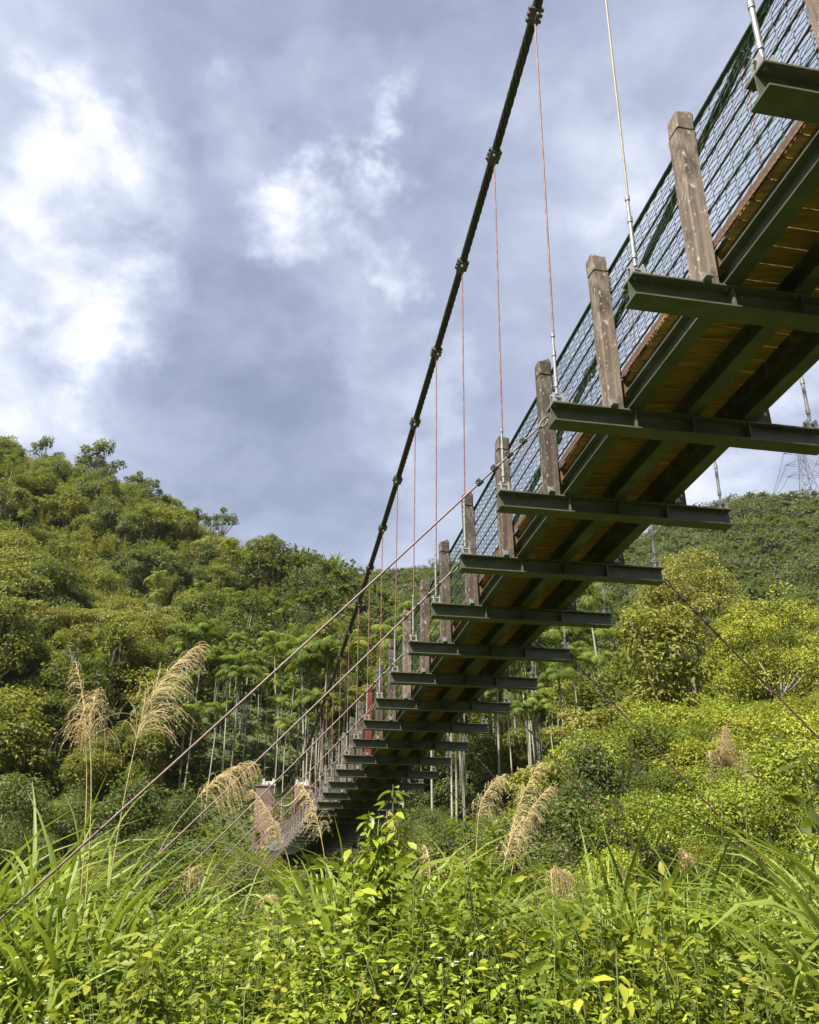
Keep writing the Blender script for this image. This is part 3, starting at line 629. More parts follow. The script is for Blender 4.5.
def grass_mesh(seed, nb=54, L=(.95, 1.7), wd=.031, spread=.24):
    r = np.random.default_rng(seed); b = MB()
    for q in range(nb):
        a = r.uniform(0, 6.28); o = r.uniform(0, spread); base = (np.cos(a) * o, np.sin(a) * o, -.1); ln = r.uniform(*L)
        b.blade(base, a + r.normal(0, .35), ln, wd * r.uniform(.6, 1.2), abs(r.normal(.14, .18)), r.uniform(.9, 2.7), 0, float(np.clip(r.normal(.5, .22), 0, .93) if r.random() > .05 else 1.0), 8, r.normal(0, .5))
    return b.mesh('blades', [M['lf_grass']])
def proto(name, parts):
    """a prototype thing: Empty + part objects, kept as the first instance"""
    o = empty(name); KIDS[o.name] = []
    for nm, me in parts: KIDS[o.name].append(link_mesh(nm, me, o))
    return o
class Kind:
    """hands out the prototype itself first and copies afterwards"""
    def __init__(s, protos): s.p = protos; s.used = [False] * len(protos)
    def put(s, loc, rz=0, sc=1.0, k=None, tilt=(0, 0)):
        k = random.randrange(len(s.p)) if k is None else k; o = s.p[k]
        if not s.used[k]:
            s.used[k] = True; o.location = loc; o.rotation_euler = (tilt[0], tilt[1], rz); o.scale = sc if isinstance(sc, tuple) else (sc,) * 3; return o
        return dup(o, loc, rz, sc, tilt)
    def clear(s):
        for k, u in enumerate(s.used):
            if not u:
                for ch in KIDS.get(s.p[k].name, []): bpy.data.objects.remove(ch)
                bpy.data.objects.remove(s.p[k])
TAKEN = []
def scatter(n_try, az0, az1, r0, r1, dist, ok=None, power=1.0):
    out = []
    for _ in range(n_try):
        az = R_(random.uniform(az0, az1)); r = (r0 ** 2 + (r1 ** 2 - r0 ** 2) * random.random()) ** .5 if power == 1 else r0 + (r1 - r0) * random.random() ** power
        x, y = r * math.sin(az), r * math.cos(az); dd = dist(r) if callable(dist) else dist
        if ok and not ok(x, y, r, az): continue
        if any((x - p[0]) ** 2 + (y - p[1]) ** 2 < dd * dd for p in out): continue
        out.append((x, y))
    return out
def gz(x, y): return float(ground(x, y))
def near_bridge(x, y, m=1.6):
    v = np.array([x, y, 0]) - X0; s_ = v @ DX; w = v @ BX; return -12 < s_ < 58 and -m < w < W + m
def side_word(px):
    return 'left' if px < 205 else 'centre left' if px < 400 else 'centre right' if px < 610 else 'right'

# ------------------------------------------------------------------ hillside forest
KT = {}
for kind, seeds in (('round', (1, 2, 3)), ('umbrella', (4, 5, 6)), ('dark', (7, 8)), ('bamboo', (9, 10, 11)), ('airy', (12, 13)), ('tall', (14, 15, 16))):
    KT[kind] = Kind([link_mesh(kind + '_tree' if kind not in ('round', 'umbrella', 'dark', 'airy', 'tall') else {'round': 'leafy_tree', 'umbrella': 'flat_topped_tree', 'dark': 'dark_leafy_tree', 'airy': 'open_crowned_tree', 'tall': 'tall_tree'}[kind], tree_mesh(kind, s)) for s in seeds])
LOOK = {'round': 'rounded green tree', 'umbrella': 'flat topped olive green tree', 'dark': 'dark green bushy tree', 'bamboo': 'feathery yellow green bamboo clump', 'airy': 'open crowned dark tree', 'tall': 'tall narrow leafy tree'}
def hill_tree(kind, x, y, sc, where):
    sx = sc * random.uniform(.9, 1.12); o = KT[kind].put((x, y, gz(x, y)), random.uniform(0, 6.28), (sx, sx, sc * random.uniform(.85, 1.15)))
    tag(o, f'{LOOK[kind]} {where}', 'bamboo' if kind == 'bamboo' else 'tree', f'{LOOK[kind]}s {where}'); return o
def hill_ok(x, y, r, az):
    a = math.degrees(az); teL = float(np.interp(a, LAZ, LTE))
    if r < 77 and -15 < a < -4: return False
    return teL > .12
pts = scatter(20000, -44, 5, 61, 153, lambda r: 2.25 if r < 100 else 2.35, hill_ok)
NR = NB = 0
for (x, y) in pts:
    r = math.hypot(x, y); az = math.degrees(math.atan2(x, y)); px, py, _ = project([x, y, gz(x, y)]); px = float(px[0]); f = (r - 61) / 90
    side = 'left' if px < 130 else 'middle' if px < 260 else 'right'
    q = random.random()
    if r > 146: kind = 'airy' if (px < 230 and q < .55) else 'bamboo' if px > 150 else 'round'
    elif f < .36 and -15.5 < az < -3.5: kind = 'dark' if q < .7 else 'tall'
    elif f < .16: kind = 'dark' if q < .3 else 'round' if q < .75 else 'tall'
    elif f < .42: kind = 'umbrella' if q < .66 else 'round' if q < .9 else 'dark'
    elif f < .62: kind = ('dark' if px > 110 and q < .62 else 'round' if q < .6 else 'bamboo')
    else: kind = 'bamboo' if q < .5 + .25 * (px > 180) else 'round' if q < .85 else 'dark'
    if kind == 'round':
        NR += 1; kind = 'round' if NR <= 225 else 'umbrella'
    if kind == 'bamboo':
        NB += 1; kind = 'bamboo' if NB <= 295 else 'umbrella' if px < 200 else 'round' if NR < 225 else 'tall'
    band = 'along the ridge line' if r > 146 else 'at the foot' if f < .16 else 'on the lower slope' if f < .42 else 'halfway up' if f < .62 else 'high up'
    where = f'{band} of the left hill, {side} part'
    hill_tree(kind, x, y, min(1.25, max(.42, random.gauss(.76, .2))) * (.85 if kind == 'bamboo' else 1), where)
# single trees standing out on the left ridge
for (px, yf, sc, kind, lab) in ((82, 131, 1.5, 'airy', 'big domed tree standing tallest on the left ridge line'), (20, 128, 1.15, 'airy', 'dark open tree on the ridge at the far left edge'), (122, 133, 1.0, 'airy', 'dark tree just right of the big domed ridge tree'), (160, 136, .95, 'airy', 'small dark tree on the ridge where it starts to fall'), (186, 138, .85, 'airy', 'lowest of the dark palm like trees on the left ridge')):
    d = px_dir(px, 480); x = d[0] / d[1] * yf; y = yf * 1.06
    o = hill_tree(kind, x, y, sc, ''); o['label'] = lab; o['category'] = 'tree'; o['group'] = 'trees standing out on the left ridge'
# right middle wood: between the bridge and the far hill
def wood_ok(x, y, r, az):
    a = math.degrees(az)
    if r < 76 and a < 10.5: return False
    return float(np.interp(a, LAZ, LTE)) <= .30 and not near_bridge(x, y, 3)
pts = scatter(5000, 0, 42, 50, 122, lambda r: 3.4 if r < 80 else 4.2, wood_ok)
for (x, y) in pts:
    r = math.hypot(x, y); px = float(project([x, y, gz(x, y)])[0][0]); q = random.random()
    kind = 'tall' if q < .42 else 'round' if q < .82 else 'dark' if q < .94 else 'umbrella'
    where = f"in the wood behind the bridge, {'front' if r < 75 else 'rear'} rows, {'left part' if px < 520 else 'middle part' if px < 680 else 'right part'}"
    hill_tree(kind, x, y, random.uniform(.7, 1.05), where)
# smaller trees standing among the shrubs of the right bank
pts = scatter(600, 9, 36, 27, 46, 4.2, lambda x, y, r, az: not near_bridge(x, y, 3))
for (x, y) in pts[:18]:
    px = float(project([x, y, gz(x, y)])[0][0])
    if px > 700: continue
    where = f"rising above the shrubs of the right bank, {'left' if px < 620 else 'right'} part"
    hill_tree('umbrella' if random.random() < .55 else 'tall' if random.random() < .4 else 'round', x, y, random.uniform(.5, .72), where)
# trees on the far right ridge
for k, (px, yf, sc) in enumerate(((742, 305, 1.9), (768, 308, 2.2), (790, 306, 1.7), (700, 306, 1.3), (668, 306, 1.2), (815, 305, 1.4), (432, 308, 2.0), (410, 310, 1.3), (452, 309, 1.4), (380, 310, 1.2))):
    d = px_dir(px, 510); x = d[0] / d[1] * yf; o = hill_tree('round' if k % 2 else 'dark', x, yf, sc, '')
    o['label'] = ['broad dark tree on the far ridge left of the pylon', 'tallest bushy tree on the far ridge beside the pylon', 'rounded green tree at the foot of the pylon', 'low tree on the far ridge above the second beam end', 'low dark tree on the far ridge beside the third beam', 'tree on the far ridge at the right edge', 'tall dark treetop on the skyline behind the hanger ropes', 'small treetop on the skyline left of the tall dark one', 'rounded treetop on the skyline close to the wooden posts', 'lowest treetop where the two hills meet'][k]; o['category'] = 'tree'; o['group'] = 'trees on the far ridge'
for k in KT.values(): k.clear()
# far forest as one mass
b = MB(); r = np.random.default_rng(77); cnt = 0
for _ in range(5200):
    az = R_(r.uniform(-11, 46)); rr = math.sqrt(r.uniform(108 ** 2, 332 ** 2)); x, y = rr * math.sin(az), rr * math.cos(az)
    if abs(gz(x, y) - 0) < -1: continue
    teR = float(np.interp(math.degrees(az), RAZ, RTE)); z = gz(x, y); s_ = r.uniform(1.7, 4.2); k = 100
    d = rdir(k * 2, r); d = d[d[:, 2] > -.3][:k]; k = len(d); pal = r.random() < .18
    if pal:
        P = np.tile([x, y, z + 5.5], (k // 2, 1)); D = d[:k // 2] * [1, 1, .5] + [0, 0, .1]; b.leaves(P, D, np.tile([0, 0, 1.], (k // 2, 1)), s_ * .75, .34, 0, np.clip(r.normal(.25, .15, k // 2), 0, 1), droop=.3)
        b.tube([(x, y, z - 1), (x, y, z + 5.5)], .08, 3, 1, cap=False)
    else:
        P = np.array([x, y, z + s_ * .9]) + d * s_ * r.uniform(.7, 1.05, k)[:, None] * [1, 1, .9]; N = unit(d + r.normal(0, .35, (k, 3))); D = unit(np.cross(N, rdir(k, r))); L = r.uniform(.45, .95, k) * (.7 + rr / 500); b.leaves(P - D * L[:, None] * .4, D, N, L, L * .7, 0, np.clip(r.normal(.45, .24) + r.normal(0, .14, k), 0, 1))
tag(b.build('far_forest', [M['lf_far'], M['palm_trunk']]), 'distant dense wood covering the far right hill', 'forest', kind='stuff')
# undergrowth on the slopes: one object nobody could count
b = MB(); r = np.random.default_rng(5)
def cover(n_, az0, az1, r0, r1, L0, L1, hh, per=5, power=.5):
    az = np.radians(r.uniform(az0, az1, n_)); rr = (r0 ** 2 + (r1 ** 2 - r0 ** 2) * r.random(n_)) ** .5 if power == .5 else r0 + (r1 - r0) * r.random(n_) ** power
    x, y = rr * np.sin(az), rr * np.cos(az); z = ground(x, y); P = np.repeat(np.stack([x, y, z], 1), per, 0); m = len(P)
    P = P + r.normal(0, 1, (m, 3)) * [L1, L1, 0] + np.stack([0 * P[:, 0], 0 * P[:, 0], r.uniform(0, 1, m) ** 1.3 * hh], 1)
    D = unit(r.normal(0, 1, (m, 3)) * [1, 1, .4]); L = r.uniform(L0, L1, m); b.leaves(P, D, unit(r.normal(0, .5, (m, 3)) + [0, 0, 1.]), L, L * .6, 0, np.clip(r.normal(.4, .22, m), 0, 1))
cover(34000, -46, 46, 55, 155, .28, .55, 1.9); cover(9000, -48, 48, 14, 60, .12, .26, .6); cover(5200, -60, 60, 1.6, 15, .05, .09, .35); cover(16000, -24, 8, 22, 66, .10, .24, .55)
tag(b.build('undergrowth', [M['lf_cover']]), 'tangled low leaves covering the soil between the plants', 'undergrowth', kind='stuff')

# ------------------------------------------------------------------ areca palms
AP = Kind([proto('areca_palm', [('trunk', t), ('crown', c)]) for t, c in (areca_parts(s) for s in (21, 22, 23, 24, 25))])
def palm(px, py_top, yf, lab, grp, sc=None):
    """palm whose crown top shows near the pixel, standing at forward distance yf"""
    P = unproj(px, py_top, yf); g = gz(P[0], P[1]); s_ = max(.45, min(1.35, (P[2] - g) / 10.2)) if sc is None else sc
    o = AP.put((P[0], P[1], g), random.uniform(0, 6.28), s_, tilt=(random.gauss(0, .02), random.gauss(0, .02))); tag(o, lab, 'palm', grp); return o
for k in range(66):   # the grove behind the far portal
    px = random.uniform(178, 345); palm(px, random.uniform(640, 738), random.uniform(60, 72), 'slim grey trunked palm in the grove behind the far pillars', 'palms in the grove behind the far pillars')
for (px, py, yf, lab) in ((200, 640, 62, 'slim palm standing alone left of the grove, right of the tall arching plume'), (303, 640, 66, 'leafy palm at the top of the grove beside the dark cable'), (240, 655, 62, 'palm near the left end of the grove behind the far pillars')):
    palm(px, py, yf, lab, 'palms standing out left of the bridge')
for k in range(66):
    px = random.uniform(395, 605); palm(px, random.uniform(590, 715), random.uniform(56, 84), 'slim pale trunked palm in the wood seen under the bridge deck', 'palms in the wood under the bridge deck')
for (px, py, yf, lab) in ((560, 672, 48, 'palm with hanging yellow fruit stalks right of the beam ends'), (576, 664, 50, 'taller palm beside the yellow fruited palm right of the beam ends'), (595, 608, 60, 'palm with a yellowing frond just above a right beam end'), (663, 596, 62, 'yellowing palm crown just below the right guy rope hook')):
    palm(px, py, yf, lab, 'palms standing out right of the bridge')

for k in range(15):   # single palms scattered over the left slope
    az = R_(random.uniform(-30, -3)); rr = random.uniform(84, 126); x, y = rr * math.sin(az), rr * math.cos(az); o = AP.put((x, y, gz(x, y)), random.uniform(0, 6.28), random.uniform(.62, .85), tilt=(random.gauss(0, .05), random.gauss(0, .05)))
    w_ = f"poking out of the trees on the left hill, {'lower' if rr < 112 else 'upper'} slope"; tag(o, 'palm ' + w_, 'palm', 'palms ' + w_)
AP.clear()
# ------------------------------------------------------------------ the two big trees on the right
def big_tree(name, px, py_base, yf, H, seed, mat, bark, cs, rx, rz, zc, k, per, size, label, nl=16, rad=.2, forkf=.42, shell=(.45, .95)):
    P = unproj(px, py_base, yf); g = gz(P[0], P[1]); r = np.random.default_rng(seed); root = empty(name, (P[0], P[1], g)); tag(root, label, 'tree')
    c = ell_centers(r, k, rx, rz, zc, -.75, shell); b = MB(); limbs(b, r, (0, 0, -.6), c, rad, H * forkf, nlimb=nl, sides=8); b.build('trunk', M[bark], root)
    b = MB(); crown(b, r, c, r.uniform(*cs, len(c)), per, size, .75, 0, clump_tint=.22); b.build('crown', M[mat], root); return root
D1 = unproj(703, 590, 50)
def top_z(px, py, yf): P = unproj(px, py, yf); return P[2] - gz(P[0], P[1])
h1 = top_z(703, 553, 46); big_tree('broad_tree', 703, 700, 46, h1, 61, 'lf_umb', 'bark', (.6, 1.0), 3.2, h1 * .30, h1 * .74, 60, 260, .15, 'tall grey green tree with a bare forked trunk right of the bridge beams', 10, .14, .42)
h2 = top_z(792, 580, 40); big_tree('yellow_green_tree', 792, 740, 40, h2, 62, 'lf_yellow', 'pale_bark', (.55, .95), 3.3, h2 * .42, h2 * .54, 66, 190, .13, 'large yellow green tree with pale slender limbs at the right edge', 9, .10, .35)
h3 = top_z(745, 640, 43); big_tree('yellow_green_tree', 742, 740, 43, h3, 63, 'lf_yellow', 'pale_bark', (.45, .8), 2.1, h3 * .42, h3 * .54, 36, 180, .13, 'smaller yellow green tree between the forked tree and the large one', 7, .08, .35)
h4 = top_z(640, 640, 52); big_tree('broad_tree', 640, 720, 52, h4, 64, 'lf_tree', 'bark', (.6, 1.0), 2.6, h4 * .36, h4 * .6, 28, 120, .22, 'dark green tree left of the bare forked trunk, behind the right guy rope', 12, .14, .35)
h5 = top_z(845, 600, 44); big_tree('yellow_green_tree', 850, 740, 44, h5, 65, 'lf_yellow', 'pale_bark', (.55, .95), 2.8, h5 * .36, h5 * .6, 30, 120, .18, 'yellow green tree half cut off by the right edge', 12, .1, .25)
# bare pale trees on the left slope
for (px, py, yf, lab) in ((70, 668, 62, 'bare pale forked tree above the frayed upright plume'), (160, 668, 64, 'bare pale tree with slanting limbs left of the arching plume')):
    P = unproj(px, py, yf); g = gz(P[0], P[1]); r = np.random.default_rng(px); H = max(3.0, P[2] - g + 2.2); b = MB()
    def twig(p, d, L, rad, dep):
        t = np.linspace(0, 1, 5); e = p + d * L; Q = p + (e - p) * t[:, None] + r.normal(0, .03 * L, (5, 3)) * t[:, None]; b.tube(Q, rad * (1 - .45 * t), 5, cap=False)
        if dep:
            for _ in range(3): twig(Q[-1] if _ else Q[3], unit(d + r.normal(0, .45, 3)), L * r.uniform(.5, .75), rad * .5, dep - 1)
    twig(np.array([0, 0, -.5]), unit(np.array([.1, 0, 1.])), H * .5, .055, 3)
    o = b.build('bare_tree', M['pale_bark']); o.location = (P[0], P[1], g); tag(o, lab, 'tree', 'bare trees on the left slope')

# ------------------------------------------------------------------ shrubs of the middle distance
SH1 = Kind([proto('leafy_shrub', [('stems', a), ('foliage', c)]) for a, c in (shrub_parts(s, 'lf_shrub') for s in (31, 32, 33))])
SH2 = Kind([proto('pale_shrub', [('stems', a), ('foliage', c)]) for a, c in (shrub_parts(s, 'lf_weed_b', .075, 1.9, 1.3, 230) for s in (34, 35))])
SH3 = Kind([proto('dark_shrub', [('stems', a), ('foliage', c)]) for a, c in (shrub_parts(s, 'lf_dark', .08, 2.3, 1.1, 200) for s in (36, 37))])
pts = scatter(7000, 1, 44, 10.5, 46, lambda r: .95 + r * .026, lambda x, y, r, az: not near_bridge(x, y, .3) or r > 14)
for (x, y) in pts:
    r = math.hypot(x, y); q = random.random(); K_ = SH1 if q < .42 else SH2 if q < .78 else SH3
    px = float(project([x, y, gz(x, y)])[0][0]); nb_ = near_bridge(x, y, 1.0)
    sc = random.uniform(.55, .9) if r < 18 else random.uniform(.8, 1.35)
    if nb_: sc *= .6
    o = K_.put((x, y, gz(x, y)), random.uniform(0, 6.28), sc)
    kind = 'mid green shrub' if K_ is SH1 else 'pale yellow green shrub' if K_ is SH2 else 'dark green shrub'
    w_ = f"on the right bank, {'front' if r < 18 else 'middle' if r < 30 else 'rear'} rows, {'near the bridge' if px < 560 else 'below the guy ropes' if px < 700 else 'toward the right edge'}"
    tag(o, f'{kind} {w_}', 'shrub', f'{kind}s {w_}')
pts = scatter(5000, -44, 2, 13, 58, lambda r: 1.5 + r * .025, lambda x, y, r, az: not near_bridge(x, y, .5))
for (x, y) in pts:
    r = math.hypot(x, y); q = random.random(); K_ = SH3 if q < .85 else SH1
    if abs(math.degrees(math.atan2(x, y)) + 10) < 5 and r > 26: sc = .35
    else: sc = random.uniform(.55, .95) if r < 38 else random.uniform(.9, 1.7)
    px = float(project([x, y, gz(x, y)])[0][0])
    o = K_.put((x, y, gz(x, y)), random.uniform(0, 6.28), sc)
    kind = 'mid green shrub' if K_ is SH1 else 'dark green shrub'
    w_ = f"in the hollow left of the bridge, {'near' if r < 38 else 'far'} side, {'left part' if px < 150 else 'right part'}"
    tag(o, f'{kind} {w_}', 'shrub', f'{kind}s {w_}')
for k in (SH1, SH2, SH3): k.clear()

# ------------------------------------------------------------------ foreground weeds
WA = Kind([proto('leafy_weed', weed_parts(s, 'lf_weed')) for s in (41, 42, 43)])
WB = Kind([proto('pale_weed', weed_parts(s, 'lf_weed_b', .06, .95, 18, 42, .36, .6)) for s in (44, 45)])
WC = Kind([proto('flowering_weed', weed_parts(s, 'lf_weed', .05, .88, 18, 46, .34, .45, .45)) for s in (46, 47)])
WD = Kind([proto('broad_leaved_plant', weed_parts(s, 'lf_weed', .115, 1.0, 11, 30, .3, .52)) for s in (48, 49)])
WE = Kind([proto('dark_weed', weed_parts(s, 'lf_shrub', .085, 1.0, 14, 36, .36, .5)) for s in (55, 56)])
pts = scatter(12000, -44, 44, 2.6, 11.5, lambda r: .22 + .026 * r)
for (x, y) in pts:
    r = math.hypot(x, y); px = float(project([x, y, gz(x, y)])[0][0]); q = random.random() * .5 + .5 * (.5 + .5 * float(vnoise(x + 9, y, .9, 8)))
    K_ = WC if (q < .36 and r < 6.5) else WE if .36 <= q < .50 else WB if q < .55 else WD if q > .88 and r > 4.4 else WA
    if 285 < px < 480 and 4.2 < r < 7 and random.random() < .6: K_ = WD
    kind = {id(WA): 'bright green leafy weed', id(WB): 'pale green leafy weed', id(WC): 'small leaved white flowered weed', id(WE): 'dark green leafy weed', id(WD): 'broad leaved green plant'}[id(K_)]
    col = 'under the left grass clumps' if px < 170 else 'left of the tall leafy sapling' if px < 370 else 'right of the tall leafy sapling' if px < 560 else 'at the lower right'
    row = 'nearest the viewer' if r < 4.5 else 'in the middle rows' if r < 7.5 else 'in the back rows'
    lump = .5 + .5 * float(vnoise(x, y, 1.15, 5)); stand = (px < 175 and 4.6 < r < 7) or (px > 630 and 5 < r < 9)
    sc = (.55 + .62 * lump) * random.uniform(.85, 1.15) * (.85 if r < 3.6 else 1.0) * (.62 if stand else 1.0)
    o = K_.put((x, y, gz(x, y)), random.uniform(0, 6.28), sc, tilt=(random.gauss(0, .08), random.gauss(0, .08)))
    tag(o, f'{kind} {col}, {row}', 'weed', f'{kind}s {col}, {row}')
for k in (WA, WB, WC, WD, WE): k.clear()
# ------------------------------------------------------------------ grass clumps
GR = Kind([link_mesh('grass_clump', grass_mesh(s)) for s in (51, 52, 53, 54)])
def grass(px, yf, sc, lab, grp):
    x = (px - 409.5) / FPX * yf * .98 / math.cos(PITCH) * .93; y = yf; o = GR.put((x, y, gz(x, y)), random.uniform(0, 6.28), sc); tag(o, lab, 'grass clump', grp)
for (px, yf, sc) in ((-35, 5.2, 1.15), (10, 5.4, 1.15), (45, 5.1, 1.1), (85, 5.3, 1.15), (120, 5.0, 1.0), (25, 5.9, 1.25), (70, 6.0, 1.25), (105, 5.8, 1.15), (145, 5.5, .95), (-60, 5.8, 1.3), (0, 6.4, 1.35), (50, 6.6, 1.3), (-15, 4.7, .8), (95, 4.5, .65), (30, 4.6, .7)):
    grass(px, yf, sc, 'long bladed arching grass clump at the left edge, pale along its midribs', 'grass clumps at the left edge')
for (px, yf, sc) in ((215, 6.2, .95), (240, 6.8, 1.0), (205, 7.6, 1.0)):
    grass(px, yf, sc, 'arching grass clump in the gap below the far pillars', 'grass clumps below the far pillars')
for (px, yf, sc) in ((345, 6.0, 1.05), (360, 6.6, 1.2), (330, 7.2, 1.15), (425, 6.4, 1.1), (440, 7.2, 1.15), (460, 6.2, .95)):
    grass(px, yf, sc, 'dark green grass clump around the tall leafy sapling', 'grass clumps around the tall sapling')
for (px, yf, sc) in ((440, 3.9, .62), (520, 4.6, .7)):
    grass(px, yf, sc, 'short upright grass clump among the weeds at the bottom centre', 'grass clumps at the bottom centre')
for k in range(46):
    grass(random.uniform(575, 800), random.uniform(5.2, 8.8), random.uniform(.8, 1.15), 'long bladed grass clump in the thick stand at the lower right', 'grass clumps at the lower right')
for (px, yf, sc) in ((835, 4.6, 1.25), (860, 5.0, 1.4), (890, 5.4, 1.5), (810, 5.8, 1.15), (785, 4.6, .8), (740, 4.5, .7), (700, 4.6, .65)):
    grass(px, yf, sc, 'tall dark bladed grass clump leaning in from the right edge', 'grass clumps at the right edge')
for k in range(14):
    grass(random.uniform(470, 580), random.uniform(7, 11), random.uniform(.7, 1.0), 'grass clump on the bank right of the tall leafy sapling', 'grass clumps right of the tall sapling')
GR.clear()
# ------------------------------------------------------------------ plumes (dry reed flower heads)
def plume(base, neck, tip, yf, seed, label, n_=150, length=.22, hang=.8, pink=False, body=1.0):
    r = np.random.default_rng(seed); A = unproj(base[0], base[1], yf); B = unproj(neck[0], neck[1], yf); T = unproj(tip[0], tip[1], yf + .12)
    root = empty('plume_reed', (A[0], A[1], gz(A[0], A[1]))); O = np.array(root.location); tag(root, label, 'reed plume', 'dry reed plumes above the bushes')
    A0 = np.array([A[0] * 1.0, A[1], O[2] - .1]); b = MB(); t = np.linspace(0, 1, 10)[:, None]
    P1 = (1 - t) ** 2 * A0 + 2 * t * (1 - t) * (A + (A - A0) * .2) + t ** 2 * B
    mid = B + (B - P1[-3]) / (np.linalg.norm(B - P1[-3]) + 1e-9) * np.linalg.norm(T - B) * .55; P2 = (1 - t) ** 2 * B + 2 * t * (1 - t) * mid + t ** 2 * T
    P = np.concatenate([P1, P2[1:]]); rad = np.interp(np.arange(len(P)), [0, 9, len(P) - 1], [.0045, .003, .001]); b.tube(P - O, rad, 5); b.build('stalk', M['straw_stem'], root)
    b = MB()
    for k in range(4):
        q_ = P1[1 + k] - O; b.blade(q_, r.uniform(0, 6.28), r.uniform(.5, .95), .017, r.uniform(.15, .5), r.uniform(.8, 2.2), 0, float(r.uniform(.3, 1)), 7)
    b.build('leaf_blades', M['lf_grass'], root)
    b = MB(); s_ = np.sort(r.uniform(0, 1, n_)); Q = np.stack([np.interp(s_, np.linspace(0, 1, 10), P2[:, j]) for j in range(3)], 1); tang = unit(np.stack([np.interp(s_, np.linspace(0, 1, 10), np.gradient(P2, axis=0)[:, j]) for j in range(3)], 1))
    lean = unit((T - B) * [1, 1, 0] + 1e-6)
    for k in range(n_):
        L = length * r.uniform(.6, 1.2) * (1.15 - .75 * s_[k]) * body; d0 = unit(tang[k] * .75 + r.normal(0, .30, 3) + lean * .12); m = 7; tt = np.linspace(0, 1, m); dirs = unit(d0 + (np.array([0, 0, -1.]) * hang * 2.6) * (tt ** 1.1)[:, None])
        R0 = np.concatenate([[np.zeros(3)], np.cumsum(dirs[:-1] * L / (m - 1), 0)]) + Q[k]; w = .0014 * (1.1 - tt * .6); tn = float(np.clip(r.normal(.5, .25), 0, 1))
        b.tube(R0 - O, w, 3, 0, tn, cap=False)
        # the small hairy spikelets along every strand
        q = 9; fq = r.uniform(.15, 1, q); C_ = np.stack([np.interp(fq, tt, R0[:, j]) for j in range(3)], 1) - O; Dq = unit(np.stack([np.interp(fq, tt, dirs[:, j]) for j in range(3)], 1) + r.normal(0, .45, (q, 3))); b.leaves(C_, Dq, rdir(q, r), r.uniform(.010, .022, q), .0038, 0, np.clip(tn + r.normal(0, .15, q), 0, 1))
    b.build('plume', M['plume_pink' if pink else 'plume'], root)
PL = [((86, 890), (86, 748), (76, 664), 5.6, 'frayed upright straw plume at the far left, a broken tuft hanging at its middle', dict(n_=70, length=.22, hang=.9)),
      ((92, 890), (90, 742), (98, 690), 5.5, 'straw tuft hanging beside the frayed upright plume', dict(n_=90, length=.34, hang=1.6)),
      ((106, 890), (136, 742), (196, 648), 5.6, 'largest arching straw plume, feathery and leaning right over the left slope', dict(n_=170, length=.36, hang=.7)),
      ((120, 905), (196, 800), (252, 762), 6.2, 'straw plume nodding right with a comb of hanging strands left of the far pillars', dict(n_=130, length=.34, hang=1.6)),
      ((300, 905), (283, 845), (252, 790), 8.0, 'orange plume leaning left in front of the left pillar', dict(n_=110, length=.22, hang=.8)),
      ((330, 905), (322, 842), (302, 785), 7.6, 'slim orange plume leaning left in front of the far deck', dict(n_=110, length=.2, hang=.9)),
      ((188, 915), (190, 880), (200, 866), 6.0, 'withered tuft hanging low left of the guy ropes', dict(n_=60, length=.2, hang=2.2)),
      ((268, 960), (268, 905), (276, 898), 5.4, 'bushy pale tuft low down between the leafy weeds', dict(n_=110, length=.12, hang=1.5)),
      ((556, 960), (552, 882), (572, 876), 5.8, 'mop like pale plume hanging straight down in the lower centre', dict(n_=110, length=.24, hang=2.4)),
      ((474, 905), (478, 822), (503, 776), 7.0, 'thin curved pale plume right of the tall sapling', dict(n_=110, length=.24, hang=.9)),
      ((492, 930), (510, 838), (540, 764), 7.4, 'tall orange plume leaning right behind the curved one', dict(n_=120, length=.2, hang=.7)),
      ((500, 930), (518, 845), (552, 786), 7.6, 'second orange plume fanned toward the right', dict(n_=110, length=.22, hang=.9)),
      ((495, 930), (505, 862), (524, 818), 6.6, 'lowest orange plume of the three leaning right', dict(n_=110, length=.22, hang=1.1)),
      ((640, 905), (640, 792), (630, 742), 10.5, 'straw plume with drooping base under the long right guy rope', dict(n_=110, length=.26, hang=1.0)),
      ((722, 905), (722, 772), (724, 728), 10.0, 'broad pinkish plume standing upright on the right bank', dict(n_=200, length=.3, hang=.9, pink=True)),
      ((711, 905), (711, 785), (710, 752), 10.0, 'thin straw plume just left of the pinkish one', dict(n_=70, length=.2, hang=.8)),
      ((748, 905), (746, 790), (743, 752), 9.5, 'thin straw plume just right of the pinkish one', dict(n_=70, length=.2, hang=.8)),
      ((622, 905), (622, 815), (614, 798), 10.0, 'small straw tuft on the bank below the guy ropes', dict(n_=70, length=.22, hang=1.3)),
      ((688, 950), (688, 868), (682, 850), 6.5, 'small brown tuft in the grass at the lower right', dict(n_=70, length=.13, hang=1.3, pink=True)),
      ((430, 930), (430, 880), (425, 846), 7.2, 'thin orange plume in the grass right of the sapling', dict(n_=70, length=.16, hang=.9)),
      ((378, 930), (394, 835), (390, 812), 5.7, 'small withered tuft hanging on the tall leafy sapling', dict(n_=40, length=.12, hang=2.2))]
for k, (ba, ne, ti, yf, lab, kw) in enumerate(PL): plume(ba, ne, ti, yf, 300 + k, lab, **kw)
